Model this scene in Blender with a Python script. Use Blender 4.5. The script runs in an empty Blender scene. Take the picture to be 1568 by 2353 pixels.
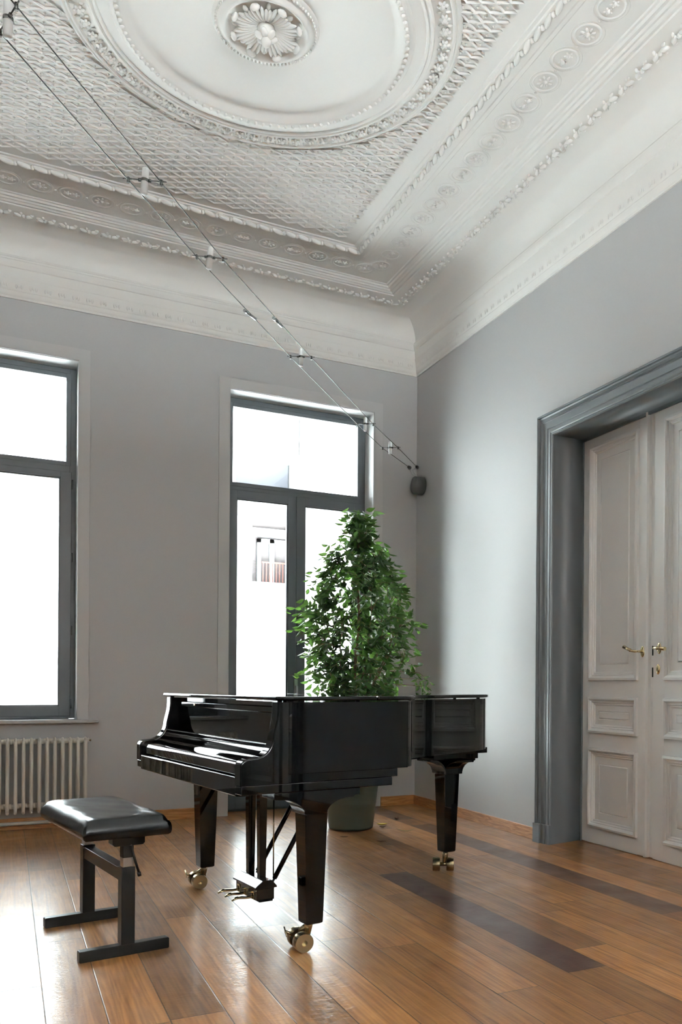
import bpy, bmesh, math, random
from mathutils import Vector, Matrix
random.seed(7)
PI = math.pi
scn = bpy.context.scene
col = scn.collection

# ------------------------------------------------------------------ camera
FPX, CX, CY, W, HH = 1956.0, 1050.0, 1576.76, 1568.0, 2353.0
YAW, ROLL, EYE = math.radians(27.874), math.atan((1602 - 1569.7) / (4750 - 15.5)), 1.07
cam = bpy.data.objects.new('camera', bpy.data.cameras.new('camera'))
col.objects.link(cam)
fw = Vector((math.sin(YAW), math.cos(YAW), 0)); rt = Vector((math.cos(YAW), -math.sin(YAW), 0)); up = Vector((0, 0, 1))
ir = rt * math.cos(ROLL) + up * math.sin(ROLL); iu = up * math.cos(ROLL) - rt * math.sin(ROLL)
cam.matrix_world = Matrix(((ir.x, iu.x, -fw.x, 0), (ir.y, iu.y, -fw.y, 0), (ir.z, iu.z, -fw.z, EYE), (0, 0, 0, 1)))
cam.data.sensor_fit = 'HORIZONTAL'; cam.data.sensor_width = 36
cam.data.lens = FPX / W * 36
cam.data.shift_x = -(CX - W / 2) / W
cam.data.shift_y = (CY - HH / 2) / W
cam.data.clip_start = 0.05; cam.data.clip_end = 200
scn.camera = cam

# ------------------------------------------------------------------ sky, exposure
world = bpy.data.worlds.new('sky'); scn.world = world; world.use_nodes = True
bg = world.node_tree.nodes['Background']
bg.inputs[0].default_value = (0.84, 0.95, 1.06, 1)
bg.inputs[1].default_value = 7.5
scn.view_settings.view_transform = 'Standard'; scn.view_settings.look = 'None'
scn.view_settings.gamma = 1; scn.view_settings.use_curve_mapping = False
scn.view_settings.exposure = 0.57
scn.cycles.max_bounces = 14; scn.cycles.diffuse_bounces = 9; scn.cycles.glossy_bounces = 6
scn.cycles.transmission_bounces = 8; scn.cycles.transparent_max_bounces = 16
scn.cycles.sample_clamp_indirect = 12; scn.cycles.use_denoising = True
scn.cycles.caustics_reflective = False; scn.cycles.caustics_refractive = False

# ------------------------------------------------------------------ room measures
X0, X1, Y0, Y1 = -1.30, 3.28, -2.40, 7.007
ZW, ZC = 3.87, 4.378
W1 = (-0.83, 0.468, 0.80, 3.50)          # window by the radiator: x0 x1 z0 z1
W2 = (1.596, 2.862, 0.0, 3.485)          # tall garden-door window
def portal(n, w):
    l = bpy.data.lights.new(n, 'AREA'); l.shape = 'RECTANGLE'; l.size = w[1] - w[0]; l.size_y = w[3] - w[2]
    l.cycles.is_portal = True
    o = bpy.data.objects.new(n, l); col.objects.link(o)
    o.location = ((w[0] + w[1]) / 2, Y1 + 0.34, (w[2] + w[3]) / 2)
    o.rotation_euler = (-PI / 2, 0, 0)   # faces -y, into the room
portal('window_light', W1); portal('window_light', W2)
W4 = (-0.8, 2.8, 2.0, 3.8)                # unseen window added behind the camera to let fill light in
_l = bpy.data.lights.new('added_rear_portal', 'AREA'); _l.shape = 'RECTANGLE'; _l.size = 3.6; _l.size_y = 1.8; _l.cycles.is_portal = True  # sky portal for the added rear window
_o = bpy.data.objects.new('added_rear_portal', _l); col.objects.link(_o); _o.location = (1.0, Y0 - .19, 2.9); _o.rotation_euler = (PI / 2, 0, 0)
added_sun = bpy.data.lights.new('added_sun', 'SUN'); added_sun.energy = 400; added_sun.angle = .02; added_sun.color = (.91, .98, 1)  # unseen sun, added to light the ground and facades outside
so = bpy.data.objects.new('added_sun', added_sun); col.objects.link(so); so.rotation_euler = Vector((-.16, .22, -.96)).to_track_quat('-Z', 'Y').to_euler()

# ------------------------------------------------------------------ material helpers
def S(*v): return tuple(((c / 255) / 12.92 if c / 255 <= .04045 else ((c / 255 + .055) / 1.055) ** 2.4) for c in v) + (1,)
def mat(name, color, rough=.5, metal=0, coat=0, coat_rough=.03, spec=.5, bump=None, var=None, trans=0, ior=1.45, alpha=1):
    m = bpy.data.materials.new(name); m.use_nodes = True
    nt = m.node_tree; b = nt.nodes['Principled BSDF']
    b.inputs['Base Color'].default_value = color; b.inputs['Roughness'].default_value = rough
    b.inputs['Metallic'].default_value = metal; b.inputs['Coat Weight'].default_value = coat
    b.inputs['Coat Roughness'].default_value = coat_rough; b.inputs['Specular IOR Level'].default_value = spec
    b.inputs['Transmission Weight'].default_value = trans; b.inputs['IOR'].default_value = ior
    tc = nt.nodes.new('ShaderNodeTexCoord')
    if bump:
        sc, dist, det = bump
        n = nt.nodes.new('ShaderNodeTexNoise'); n.inputs['Scale'].default_value = sc; n.inputs['Detail'].default_value = det
        nt.links.new(tc.outputs['Object'], n.inputs['Vector'])
        bp = nt.nodes.new('ShaderNodeBump'); bp.inputs['Distance'].default_value = dist; bp.inputs['Strength'].default_value = 1
        nt.links.new(n.outputs['Fac'], bp.inputs['Height']); nt.links.new(bp.outputs['Normal'], b.inputs['Normal'])
    if var:
        c2, sc = var
        n = nt.nodes.new('ShaderNodeTexNoise'); n.inputs['Scale'].default_value = sc; n.inputs['Detail'].default_value = 4
        nt.links.new(tc.outputs['Object'], n.inputs['Vector'])
        mx = nt.nodes.new('ShaderNodeMix'); mx.data_type = 'RGBA'
        mx.inputs[6].default_value = color; mx.inputs[7].default_value = c2
        nt.links.new(n.outputs['Fac'], mx.inputs[0]); nt.links.new(mx.outputs[2], b.inputs['Base Color'])
    return m

WALL = mat('wall_paint', (.43, .43, .43, 1), .55)
WHITE = mat('white_paint', (.47, .47, .465, 1), .5)
PLASTER = mat('ceiling_plaster', (.79, .78, .755, 1), .7)
REVEAL = mat('reveal_paint', (.74, .75, .75, 1), .45)
GREYTRIM = mat('door_frame_grey_paint', (.125, .14, .148, 1), .38)
DOORP = mat('door_cream_paint', (.83, .83, .81, 1), .4)
FRAME = mat('window_frame_anthracite', (.085, .10, .11, 1), .38)
BLACK = mat('piano_lacquer', (.002, .002, .0025, 1), .02, spec=.42)
SATIN = mat('black_satin_metal', (.005, .005, .0055, 1), .30, spec=.3)
STEEL = mat('steel', (.42, .43, .43, 1), .33, metal=1)
BRASS = mat('brushed_brass', (.36, .285, .17, 1), .27, metal=1)
GOLD = mat('polished_brass', (.72, .58, .34, 1), .14, metal=1)
LEATHER = mat('black_leather', (.004, .004, .0045, 1), .24, spec=.36, bump=(22, .0009, 5))
MARBLE = mat('sill_marble', (.5, .5, .49, 1), .3, var=((.3, .3, .3, 1), 25))
ENAMEL = mat('radiator_enamel', (.62, .59, .52, 1), .35)
PIPE = mat('pipe_paint', (.55, .53, .48, 1), .35)
POT = mat('pot_glaze', (.095, .12, .105, 1), .5, bump=(20, .001, 3))
SOIL = mat('soil', (.03, .02, .012, 1), .9, bump=(60, .01, 5))
BARK = mat('bark', (.16, .10, .06, 1), .8, bump=(80, .002, 4))
CABLE = mat('cable_metal', (.05, .05, .045, 1), .4, metal=.6)
FROST = mat('frosted_glass', (.85, .85, .84, 1), .45, trans=.35)
DISC = mat('canister_grey', (.10, .105, .105, 1), .4, metal=.3)
DARKHOLE = mat('dark_slot', (.01, .01, .01, 1), .6)
FACADE = mat('facade_render', (.30, .30, .295, 1), .8, bump=(3, .01, 4))
FACADE2 = mat('facade_pale_render', (.32, .32, .315, 1), .8, bump=(3, .01, 4))
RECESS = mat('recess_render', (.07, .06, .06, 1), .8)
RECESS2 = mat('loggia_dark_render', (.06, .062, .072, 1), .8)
SHUT = mat('far_window_white', (.45, .45, .45, 1), .5)
FGLASS = mat('far_window_glass', (.03, .035, .04, 1), .25)
RAIL = mat('balcony_rail', (.12, .04, .03, 1), .5)
BRICK = mat('pale_brick', (.40, .36, .33, 1), .8)
SKYSCREEN = mat('sky_screen_brick', (.16, .12, .10, 1), .8)  # for the screen added beyond the rear window
STREET = mat('street', (.72, .72, .71, 1), .8)

def glass_mat():
    m = bpy.data.materials.new('window_glass'); m.use_nodes = True; nt = m.node_tree
    for n in list(nt.nodes): nt.nodes.remove(n)
    out = nt.nodes.new('ShaderNodeOutputMaterial'); mx = nt.nodes.new('ShaderNodeMixShader')
    tr = nt.nodes.new('ShaderNodeBsdfTransparent'); gl = nt.nodes.new('ShaderNodeBsdfGlossy'); fr = nt.nodes.new('ShaderNodeFresnel')
    fr.inputs[0].default_value = 1.45; gl.inputs['Roughness'].default_value = .01; tr.inputs[0].default_value = (.95, .97, .97, 1)
    nt.links.new(fr.outputs[0], mx.inputs[0]); nt.links.new(tr.outputs[0], mx.inputs[1]); nt.links.new(gl.outputs[0], mx.inputs[2])
    nt.links.new(mx.outputs[0], out.inputs[0]); return m
GLASS = glass_mat()

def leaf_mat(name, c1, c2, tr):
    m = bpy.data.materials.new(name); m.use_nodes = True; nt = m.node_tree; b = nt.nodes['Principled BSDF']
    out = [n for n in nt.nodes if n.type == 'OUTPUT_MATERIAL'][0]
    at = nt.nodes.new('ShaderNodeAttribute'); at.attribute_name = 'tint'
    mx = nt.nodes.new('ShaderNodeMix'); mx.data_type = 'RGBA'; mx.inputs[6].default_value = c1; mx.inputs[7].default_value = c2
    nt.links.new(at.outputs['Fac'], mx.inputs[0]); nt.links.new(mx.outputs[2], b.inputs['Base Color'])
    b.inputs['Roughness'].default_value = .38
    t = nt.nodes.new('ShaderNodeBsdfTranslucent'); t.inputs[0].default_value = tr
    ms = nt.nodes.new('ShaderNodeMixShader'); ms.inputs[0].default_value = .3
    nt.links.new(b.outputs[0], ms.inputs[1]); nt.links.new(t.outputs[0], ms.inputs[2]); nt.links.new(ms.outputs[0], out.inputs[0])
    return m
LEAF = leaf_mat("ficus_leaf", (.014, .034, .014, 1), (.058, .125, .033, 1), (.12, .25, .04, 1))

def wood_floor():
    m = bpy.data.materials.new('oak_planks'); m.use_nodes = True; nt = m.node_tree; b = nt.nodes['Principled BSDF']
    N = nt.nodes.new; L = nt.links.new
    uv = N('ShaderNodeUVMap'); uv.uv_map = 'UVMap'
    at = N('ShaderNodeAttribute'); at.attribute_name = 'tint'
    tc = N('ShaderNodeTexCoord')
    # grain, shifted per plank by its own tint
    mp = N('ShaderNodeMapping'); mp.inputs['Scale'].default_value = (14, .9, 1)
    cmb = N('ShaderNodeCombineXYZ'); mul = N('ShaderNodeMath'); mul.operation = 'MULTIPLY'; mul.inputs[1].default_value = 37
    L(at.outputs['Fac'], mul.inputs[0]); L(mul.outputs[0], cmb.inputs[1]); L(mul.outputs[0], cmb.inputs[2])
    add = N('ShaderNodeVectorMath'); add.operation = 'ADD'; L(tc.outputs['Object'], add.inputs[0]); L(cmb.outputs[0], add.inputs[1])
    L(add.outputs[0], mp.inputs['Vector'])
    n1 = N('ShaderNodeTexNoise'); n1.inputs['Scale'].default_value = 1.4; n1.inputs['Detail'].default_value = 6; n1.inputs['Distortion'].default_value = 2.2
    L(mp.outputs[0], n1.inputs['Vector'])
    wv = N('ShaderNodeTexWave'); wv.wave_type = 'BANDS'; wv.bands_direction = 'X'; wv.inputs['Scale'].default_value = 1.3
    wv.inputs['Distortion'].default_value = 9; wv.inputs['Detail'].default_value = 3; wv.inputs['Detail Scale'].default_value = 1.2
    L(mp.outputs[0], wv.inputs['Vector'])
    g = N('ShaderNodeMath'); g.operation = 'MULTIPLY_ADD'; g.inputs[1].default_value = .10; L(wv.outputs['Fac'], g.inputs[0])
    g2 = N('ShaderNodeMath'); g2.operation = 'MULTIPLY'; g2.inputs[1].default_value = 1.0; L(n1.outputs['Fac'], g2.inputs[0]); L(g2.outputs[0], g.inputs[2])
    cr = N('ShaderNodeValToRGB'); e = cr.color_ramp.elements
    e[0].position = .2; e[0].color = (.45, .215, .066, 1); e[1].position = .85; e[1].color = (.145, .050, .014, 1)
    L(g.outputs[0], cr.inputs[0])
    # per-plank tone
    hs = N('ShaderNodeHueSaturation'); L(cr.outputs[0], hs.inputs['Color'])
    mr = N('ShaderNodeMapRange'); mr.inputs[3].default_value = .6; mr.inputs[4].default_value = 1.3; L(at.outputs['Fac'], mr.inputs[0])
    L(mr.outputs[0], hs.inputs['Value'])
    # dark replacement boards (attribute 'dark')
    dk = N('ShaderNodeAttribute'); dk.attribute_name = 'dark'
    mx = N('ShaderNodeMix'); mx.data_type = 'RGBA'; L(dk.outputs['Fac'], mx.inputs[0]); L(hs.outputs[0], mx.inputs[6])
    dm = N('ShaderNodeMix'); dm.data_type = 'RGBA'; dm.inputs[6].default_value = (.085, .034, .022, 1); dm.inputs[7].default_value = (.035, .016, .012, 1)
    L(n1.outputs['Fac'], dm.inputs[0]); L(dm.outputs[2], mx.inputs[7])
    L(mx.outputs[2], b.inputs['Base Color'])
    # seams
    sep = N('ShaderNodeSeparateXYZ'); L(uv.outputs[0], sep.inputs[0])
    def edge(sock, w, wid):
        a = N('ShaderNodeMath'); a.operation = 'MINIMUM'; c = N('ShaderNodeMath'); c.operation = 'SUBTRACT'
        L(w, c.inputs[0]); L(sock, c.inputs[1]); L(sock, a.inputs[0]); L(c.outputs[0], a.inputs[1])
        r = N('ShaderNodeMapRange'); r.inputs[1].default_value = 0; r.inputs[2].default_value = wid; L(a.outputs[0], r.inputs[0]); return r.outputs[0]
    pw = N('ShaderNodeValue'); pw.outputs[0].default_value = .175
    ln = N('ShaderNodeAttribute'); ln.attribute_name = 'blen'
    e1 = edge(sep.outputs[0], pw.outputs[0], .0034); e2 = edge(sep.outputs[1], ln.outputs['Fac'], .003)
    em = N('ShaderNodeMath'); em.operation = 'MINIMUM'; L(e1, em.inputs[0]); L(e2, em.inputs[1])
    # wear: low-frequency ripples + fine scratches
    n2 = N('ShaderNodeTexNoise'); n2.inputs['Scale'].default_value = 6; n2.inputs['Detail'].default_value = 2; n2.inputs['Distortion'].default_value = .6
    L(tc.outputs['Object'], n2.inputs['Vector'])
    mp3 = N('ShaderNodeMapping'); mp3.inputs['Rotation'].default_value = (0, 0, .7); mp3.inputs['Scale'].default_value = (9, 34, 1); L(tc.outputs['Object'], mp3.inputs['Vector'])
    n3 = N('ShaderNodeTexNoise'); n3.inputs['Scale'].default_value = 2.2; n3.inputs['Detail'].default_value = 4; n3.inputs['Distortion'].default_value = 1.5
    L(mp3.outputs[0], n3.inputs['Vector'])
    rr = N('ShaderNodeMapRange'); rr.inputs[3].default_value = .34; rr.inputs[4].default_value = .44; L(n2.outputs['Fac'], rr.inputs[0])
    rr.inputs[1].default_value = .3; rr.inputs[2].default_value = .7
    L(rr.outputs[0], b.inputs['Roughness'])
    h1 = N('ShaderNodeMath'); h1.operation = 'MULTIPLY'; h1.inputs[1].default_value = .0004; L(em.outputs[0], h1.inputs[0])
    h2 = N('ShaderNodeMath'); h2.operation = 'MULTIPLY_ADD'; h2.inputs[1].default_value = .00045; L(n2.outputs['Fac'], h2.inputs[0]); L(h1.outputs[0], h2.inputs[2])
    h3 = N('ShaderNodeMath'); h3.operation = 'MULTIPLY_ADD'; h3.inputs[1].default_value = .0010; L(n3.outputs['Fac'], h3.inputs[0]); L(h2.outputs[0], h3.inputs[2])
    bp = N('ShaderNodeBump'); bp.inputs['Distance'].default_value = 1; bp.inputs['Strength'].default_value = 1
    L(h3.outputs[0], bp.inputs['Height']); L(bp.outputs['Normal'], b.inputs['Normal'])
    # gap colour
    gx = N('ShaderNodeMix'); gx.data_type = 'RGBA'; gx.inputs[6].default_value = (.02, .008, .004, 1)
    L(em.outputs[0], gx.inputs[0]); L(mx.outputs[2], gx.inputs[7]); L(gx.outputs[2], b.inputs['Base Color'])
    b.inputs['Specular IOR Level'].default_value = .35; b.inputs['Coat Weight'].default_value = .42; b.inputs['Coat Roughness'].default_value = .11
    L(bp.outputs['Normal'], b.inputs['Coat Normal'])
    return m
OAK = wood_floor()

def board_wood():
    m = mat('baseboard_wood', (.40, .19, .07, 1), .35)
    nt = m.node_tree; b = nt.nodes['Principled BSDF']; tc = nt.nodes.new('ShaderNodeTexCoord')
    mp = nt.nodes.new('ShaderNodeMapping'); mp.inputs['Scale'].default_value = (2, 2, 22); nt.links.new(tc.outputs['Object'], mp.inputs[0])
    n = nt.nodes.new('ShaderNodeTexNoise'); n.inputs['Scale'].default_value = 2; n.inputs['Detail'].default_value = 5; n.inputs['Distortion'].default_value = 2
    nt.links.new(mp.outputs[0], n.inputs['Vector'])
    cr = nt.nodes.new('ShaderNodeValToRGB'); cr.color_ramp.elements[0].position = .35; cr.color_ramp.elements[0].color = (.26, .11, .035, 1)
    cr.color_ramp.elements[1].position = .65; cr.color_ramp.elements[1].color = (.46, .23, .09, 1)
    nt.links.new(n.outputs['Fac'], cr.inputs[0]); nt.links.new(cr.outputs[0], b.inputs['Base Color']); return m
BOARD = board_wood()

# ------------------------------------------------------------------ mesh helpers
class MB:
    def __init__(s): s.v = []; s.f = []; s.sm = []
    def add(s, vs, fs, smooth=False):
        o = len(s.v); s.v += [tuple(p) for p in vs]; s.f += [tuple(i + o for i in f) for f in fs]; s.sm += [smooth] * len(fs); return s
    def box(s, x0, x1, y0, y1, z0, z1, M=None):
        vs = [Vector((x, y, z)) for z in (z0, z1) for y in (y0, y1) for x in (x0, x1)]
        if M: vs = [M @ p for p in vs]
        return s.add(vs, [(0, 2, 3, 1), (4, 5, 7, 6), (0, 1, 5, 4), (2, 6, 7, 3), (0, 4, 6, 2), (1, 3, 7, 5)])
    def prism(s, poly, axis, a, b, smooth=False):
        """extrude a 2-d polygon; axis 'x': poly=(y,z) 'y': poly=(x,z) 'z': poly=(x,y)"""
        def P(p, t): return {'x': (t, p[0], p[1]), 'y': (p[0], t, p[1]), 'z': (p[0], p[1], t)}[axis]
        n = len(poly)
        vs = [P(p, a) for p in poly] + [P(p, b) for p in poly]
        fs = [(i, (i + 1) % n, n + (i + 1) % n, n + i) for i in range(n)]
        s.add(vs, fs, smooth)
        s.add(vs[:n], [tuple(range(n))]); s.add(vs[n:], [tuple(range(n - 1, -1, -1))]); return s
    def tube(s, pts, r, seg=8, cap=True):
        pts = [Vector(p) for p in pts]; rr = r if isinstance(r, (list, tuple)) else [r] * len(pts)
        vs = []; prev = None
        for i, p in enumerate(pts):
            d = (pts[min(i + 1, len(pts) - 1)] - pts[max(i - 1, 0)]).normalized()
            if prev is None:
                a = d.orthogonal().normalized()
            else:
                a = (prev - d * prev.dot(d)).normalized()
            prev = a; c = d.cross(a)
            for k in range(seg):
                t = 2 * PI * k / seg; vs.append(p + (a * math.cos(t) + c * math.sin(t)) * rr[i])
        fs = []
        for i in range(len(pts) - 1):
            for k in range(seg):
                fs.append((i * seg + k, i * seg + (k + 1) % seg, (i + 1) * seg + (k + 1) % seg, (i + 1) * seg + k))
        s.add(vs, fs, True)
        if cap:
            n = len(pts)
            s.add(vs[:seg], [tuple(range(seg - 1, -1, -1))]); s.add(vs[(n - 1) * seg:], [tuple(range(seg))])
        return s
    def lathe(s, prof, c=(0, 0, 0), seg=32, M=None, smooth=True):
        vs = []
        for r, z in prof:
            for k in range(seg):
                t = 2 * PI * k / seg; p = Vector((r * math.cos(t), r * math.sin(t), z))
                if M: p = M @ p
                vs.append(p + Vector(c))
        fs = [(i * seg + k, i * seg + (k + 1) % seg, (i + 1) * seg + (k + 1) % seg, (i + 1) * seg + k) for i in range(len(prof) - 1) for k in range(seg)]
        return s.add(vs, fs, smooth)
    def ball(s, c, rx, ry=None, rz=None, seg=8, rings=5, M=None):
        ry = ry or rx; rz = rz or rx; vs = []
        for i in range(rings + 1):
            a = PI * i / rings
            for k in range(seg):
                t = 2 * PI * k / seg; p = Vector((rx * math.sin(a) * math.cos(t), ry * math.sin(a) * math.sin(t), rz * math.cos(a)))
                if M: p = M @ p
                vs.append(p + Vector(c))
        fs = [(i * seg + k, i * seg + (k + 1) % seg, (i + 1) * seg + (k + 1) % seg, (i + 1) * seg + k) for i in range(rings) for k in range(seg)]
        return s.add(vs, fs, True)
    def build(s, name, material, parent=None, bevel=0, seg=2, angle=35):
        me = bpy.data.meshes.new(name); me.from_pydata(s.v, [], s.f); me.update()
        me.polygons.foreach_set('use_smooth', s.sm)
        bm = bmesh.new(); bm.from_mesh(me)
        bmesh.ops.remove_doubles(bm, verts=bm.verts, dist=1e-5)
        bmesh.ops.recalc_face_normals(bm, faces=bm.faces)
        bm.to_mesh(me); bm.free()
        me.materials.append(material)
        o = bpy.data.objects.new(name, me); col.objects.link(o)
        if parent: o.parent = parent
        if bevel:
            md = o.modifiers.new('bevel', 'BEVEL'); md.width = bevel; md.segments = seg; md.limit_method = 'ANGLE'; md.angle_limit = math.radians(angle)
            md.harden_normals = False
            for p in me.polygons: p.use_smooth = True
            try:
                me.set_sharp_from_angle(angle=math.radians(angle))
            except Exception: pass
            wn = o.modifiers.new('wn', 'WEIGHTED_NORMAL'); wn.keep_sharp = True
        return o
def empty(name, loc=(0, 0, 0), rz=0, label=None, cat=None, group=None):
    o = bpy.data.objects.new(name, None); o.empty_display_size = .1; col.objects.link(o)
    o.location = loc; o.rotation_euler = (0, 0, rz); tag(o, label, cat, group); return o
def tag(o, label=None, cat=None, group=None, kind=None):
    if label: o['label'] = label
    if cat: o['category'] = cat
    if group: o['group'] = group
    if kind: o['kind'] = kind
    return o
def struct(o): o['kind'] = 'structure'; return o
def weight_bevel(o, width, test, seg=3):
    me = o.data; a = me.attributes.new('bevel_weight_edge', 'FLOAT', 'EDGE')
    for i, e in enumerate(me.edges):
        p, q = me.vertices[e.vertices[0]].co, me.vertices[e.vertices[1]].co
        a.data[i].value = 1.0 if test(p, q) else 0.0
    md = o.modifiers.new('bevel', 'BEVEL'); md.width = width; md.segments = seg; md.limit_method = 'WEIGHT'
    for p in me.polygons: p.use_smooth = True
    me.set_sharp_from_angle(angle=math.radians(40)); wn = o.modifiers.new('wn', 'WEIGHTED_NORMAL'); wn.keep_sharp = True
def copy_tree(o, parent=None):
    c = o.copy(); col.objects.link(c); c.parent = parent
    for ch in list(o.children): copy_tree(ch, c)
    return c

# ------------------------------------------------------------------ ROOM SHELL
T = .36
# back wall with two window openings, one mesh
b = MB()
ya, yb = Y1, Y1 + T
xs = [X0, W1[0], W1[1], W2[0], W2[1], X1 + .5]
b.box(xs[0], xs[1], ya, yb, -.3, 4.5); b.box(xs[2], xs[3], ya, yb, -.3, 4.5); b.box(xs[4], xs[5], ya, yb, -.3, 4.5)
b.box(xs[1], xs[2], ya, yb, -.3, W1[2] - .026); b.box(xs[1], xs[2], ya, yb, W1[3], 4.5)
b.box(xs[3], xs[4], ya, yb, -.3, -.002); b.box(xs[3], xs[4], ya, yb, W2[3], 4.5)
struct(b.build('wall_back', WALL))
# right wall with the double-door opening (and a second one further back in the room)
D0, D1, DT = 3.415, 4.87, 2.83     # opening
E0, E1 = -1.74, -.275
b = MB()
b.box(X1, X1 + .42, D1, Y1, -.3, 4.5); b.box(X1, X1 + .42, E1, D0, -.3, 4.5); b.box(X1, X1 + .42, Y0, E0, -.3, 4.5)
b.box(X1, X1 + .42, D0, D1, DT, 4.5); b.box(X1, X1 + .42, E0, E1, DT, 4.5)
b.box(X1 + .36, X1 + .42, D0 - .1, D1 + .1, -.3, DT + .1); b.box(X1 + .36, X1 + .42, E0 - .1, E1 + .1, -.3, DT + .1)
struct(b.build('wall_right', WALL))
struct(MB().box(X0 - .2, X0, Y0, Y1 + T, -.3, 4.5).build('wall_left', WALL))
b = MB(); b.box(X0 - .2, W4[0], Y0 - .2, Y0, -.3, 4.5); b.box(W4[1], X1 + .42, Y0 - .2, Y0, -.3, 4.5)
b.box(W4[0], W4[1], Y0 - .2, Y0, -.3, W4[2]); b.box(W4[0], W4[1], Y0 - .2, Y0, W4[3], 4.5); struct(b.build('wall_front', WALL))
b = MB()
for xx in (W4[0], .965, W4[1] - .07): b.box(xx, xx + .07, Y0 - .14, Y0 - .06, W4[2], W4[3])
b.box(W4[0], W4[1], Y0 - .14, Y0 - .06, W4[2], W4[2] + .07); b.box(W4[0], W4[1], Y0 - .14, Y0 - .06, W4[3] - .07, W4[3]); b.box(W4[0], W4[1], Y0 - .135, Y0 - .065, 3.1, 3.17)
struct(b.build('window_3', FRAME))  # frame of the unseen window added for fill light

# reveals (lining of the openings)
def reveal(w, z0):
    b = MB(); t = .004
    b.box(w[0], w[0] + t, Y1 + .001, Y1 + .2, z0, w[3]); b.box(w[1] - t, w[1], Y1 + .001, Y1 + .2, z0, w[3])
    b.box(w[0], w[1], Y1 + .001, Y1 + .2, w[3] - t, w[3]); return b
struct(reveal(W1, W1[2]).build('trim_1', REVEAL)); struct(reveal(W2, 0).build('trim_2', REVEAL))
# flat casings round the windows
def casing(w, z0, n):
    b = MB(); c = .088; y = Y1 - .012
    b.box(w[0] - c, w[0], y, Y1, z0, w[3] + c); b.box(w[1], w[1] + c - .008, y, Y1, z0, w[3] + c); b.box(w[0], w[1], y, Y1, w[3], w[3] + c)
    struct(b.build(n, WHITE, bevel=.002))
casing(W1, W1[2], 'trim_3'); casing(W2, 0, 'trim_4')
# marble sill
struct(MB().box(W1[0] - .15, W1[1] + .15, Y1 - .055, Y1 + .2, W1[2] - .026, W1[2]).build('trim_5', MARBLE, bevel=.004))

# floor : one mesh, planks as faces with per-face attributes
def floor():
    me = bpy.data.meshes.new('floor'); vs = []; fs = []; tint = []; dark = []; bl = []; uvs = []
    rnd = random.Random(3)
    k0 = math.floor((X0 - .1 - .117) / .175); k1 = math.ceil((X1 + .4 - .117) / .175)
    ends = {1: [4.03], 4: [], 8: [2.58], 9: [], 10: [4.46], 15: [5.93]}
    for k in range(k0, k1 + 1):
        xa = .117 + k * .175; xb = xa + .175
        y = Y0 - rnd.random() * 1.5; cuts = [y]
        while y < Y1 + .3:
            y += rnd.uniform(1.5, 2.6); cuts.append(y)
        if k in (10,): cuts = [-2.6, -.8, 1.1, 2.62, 4.46, 6.0, 7.6]
        if k in (15,): cuts = [-2.6, -.7, 1.2, 3.1, 5.93, 6.22, 6.94, 7.6]
        if k == 8: cuts = [-2.6, -.6, 1.0, 2.55, 4.9, 7.6]
        if k == 9: cuts = [-2.6, -.9, .5, 2.2, 4.0, 5.7, 7.6]
        if k == 3: cuts = [-2.6, -1, 1, 2.1, 4.05, 5.9, 7.6]
        for a, c in zip(cuts, cuts[1:]):
            n = len(vs); vs += [(xa, a, 0), (xb, a, 0), (xb, c, 0), (xa, c, 0)]; fs.append((n, n + 1, n + 2, n + 3))
            tint.append(rnd.random()); bl.append(c - a)
            m = (a + c) / 2
            dark.append(1.0 if (k == 10 and 2 < m < 4.2) else .85 if (k == 15 and 3.2 < m < 5.5) else .9 if (k == 15 and 6.3 < m < 6.9) else .6 if (k == 15 and 1 < m < 3) else 0)
            uvs += [(0, 0), (.175, 0), (.175, c - a), (0, c - a)]
    me.from_pydata(vs, [], fs); me.update()
    ul = me.uv_layers.new(name='UVMap')
    for i, u in enumerate(uvs): ul.data[i].uv = u
    for nm, dat in (('tint', tint), ('dark', dark), ('blen', bl)):
        a = me.attributes.new(nm, 'FLOAT', 'FACE'); a.data.foreach_set('value', dat)
    me.materials.append(OAK); o = bpy.data.objects.new('floor', me); col.objects.link(o); struct(o)
floor()

# baseboards
b = MB(); b.box(X0, W1[0] + 2.338 - .0, Y1 - .016, Y1, 0, .083)
struct(b.build('baseboard_back', BOARD, bevel=.002))
struct(MB().box(2.944, X1 - .016, Y1 - .016, Y1, 0, .083).build('baseboard_corner', BOARD, bevel=.002))
struct(MB().box(X1 - .016, X1, 4.955, Y1, 0, .083).build('baseboard_right', BOARD, bevel=.002))
struct(MB().box(X1 - .016, X1, -.19, 3.335, 0, .083).build('baseboard_right', BOARD, bevel=.002))
struct(MB().box(X0, X0 + .016, Y0, Y1 - .016, 0, .083).build('baseboard_left', BOARD, bevel=.002))

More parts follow.
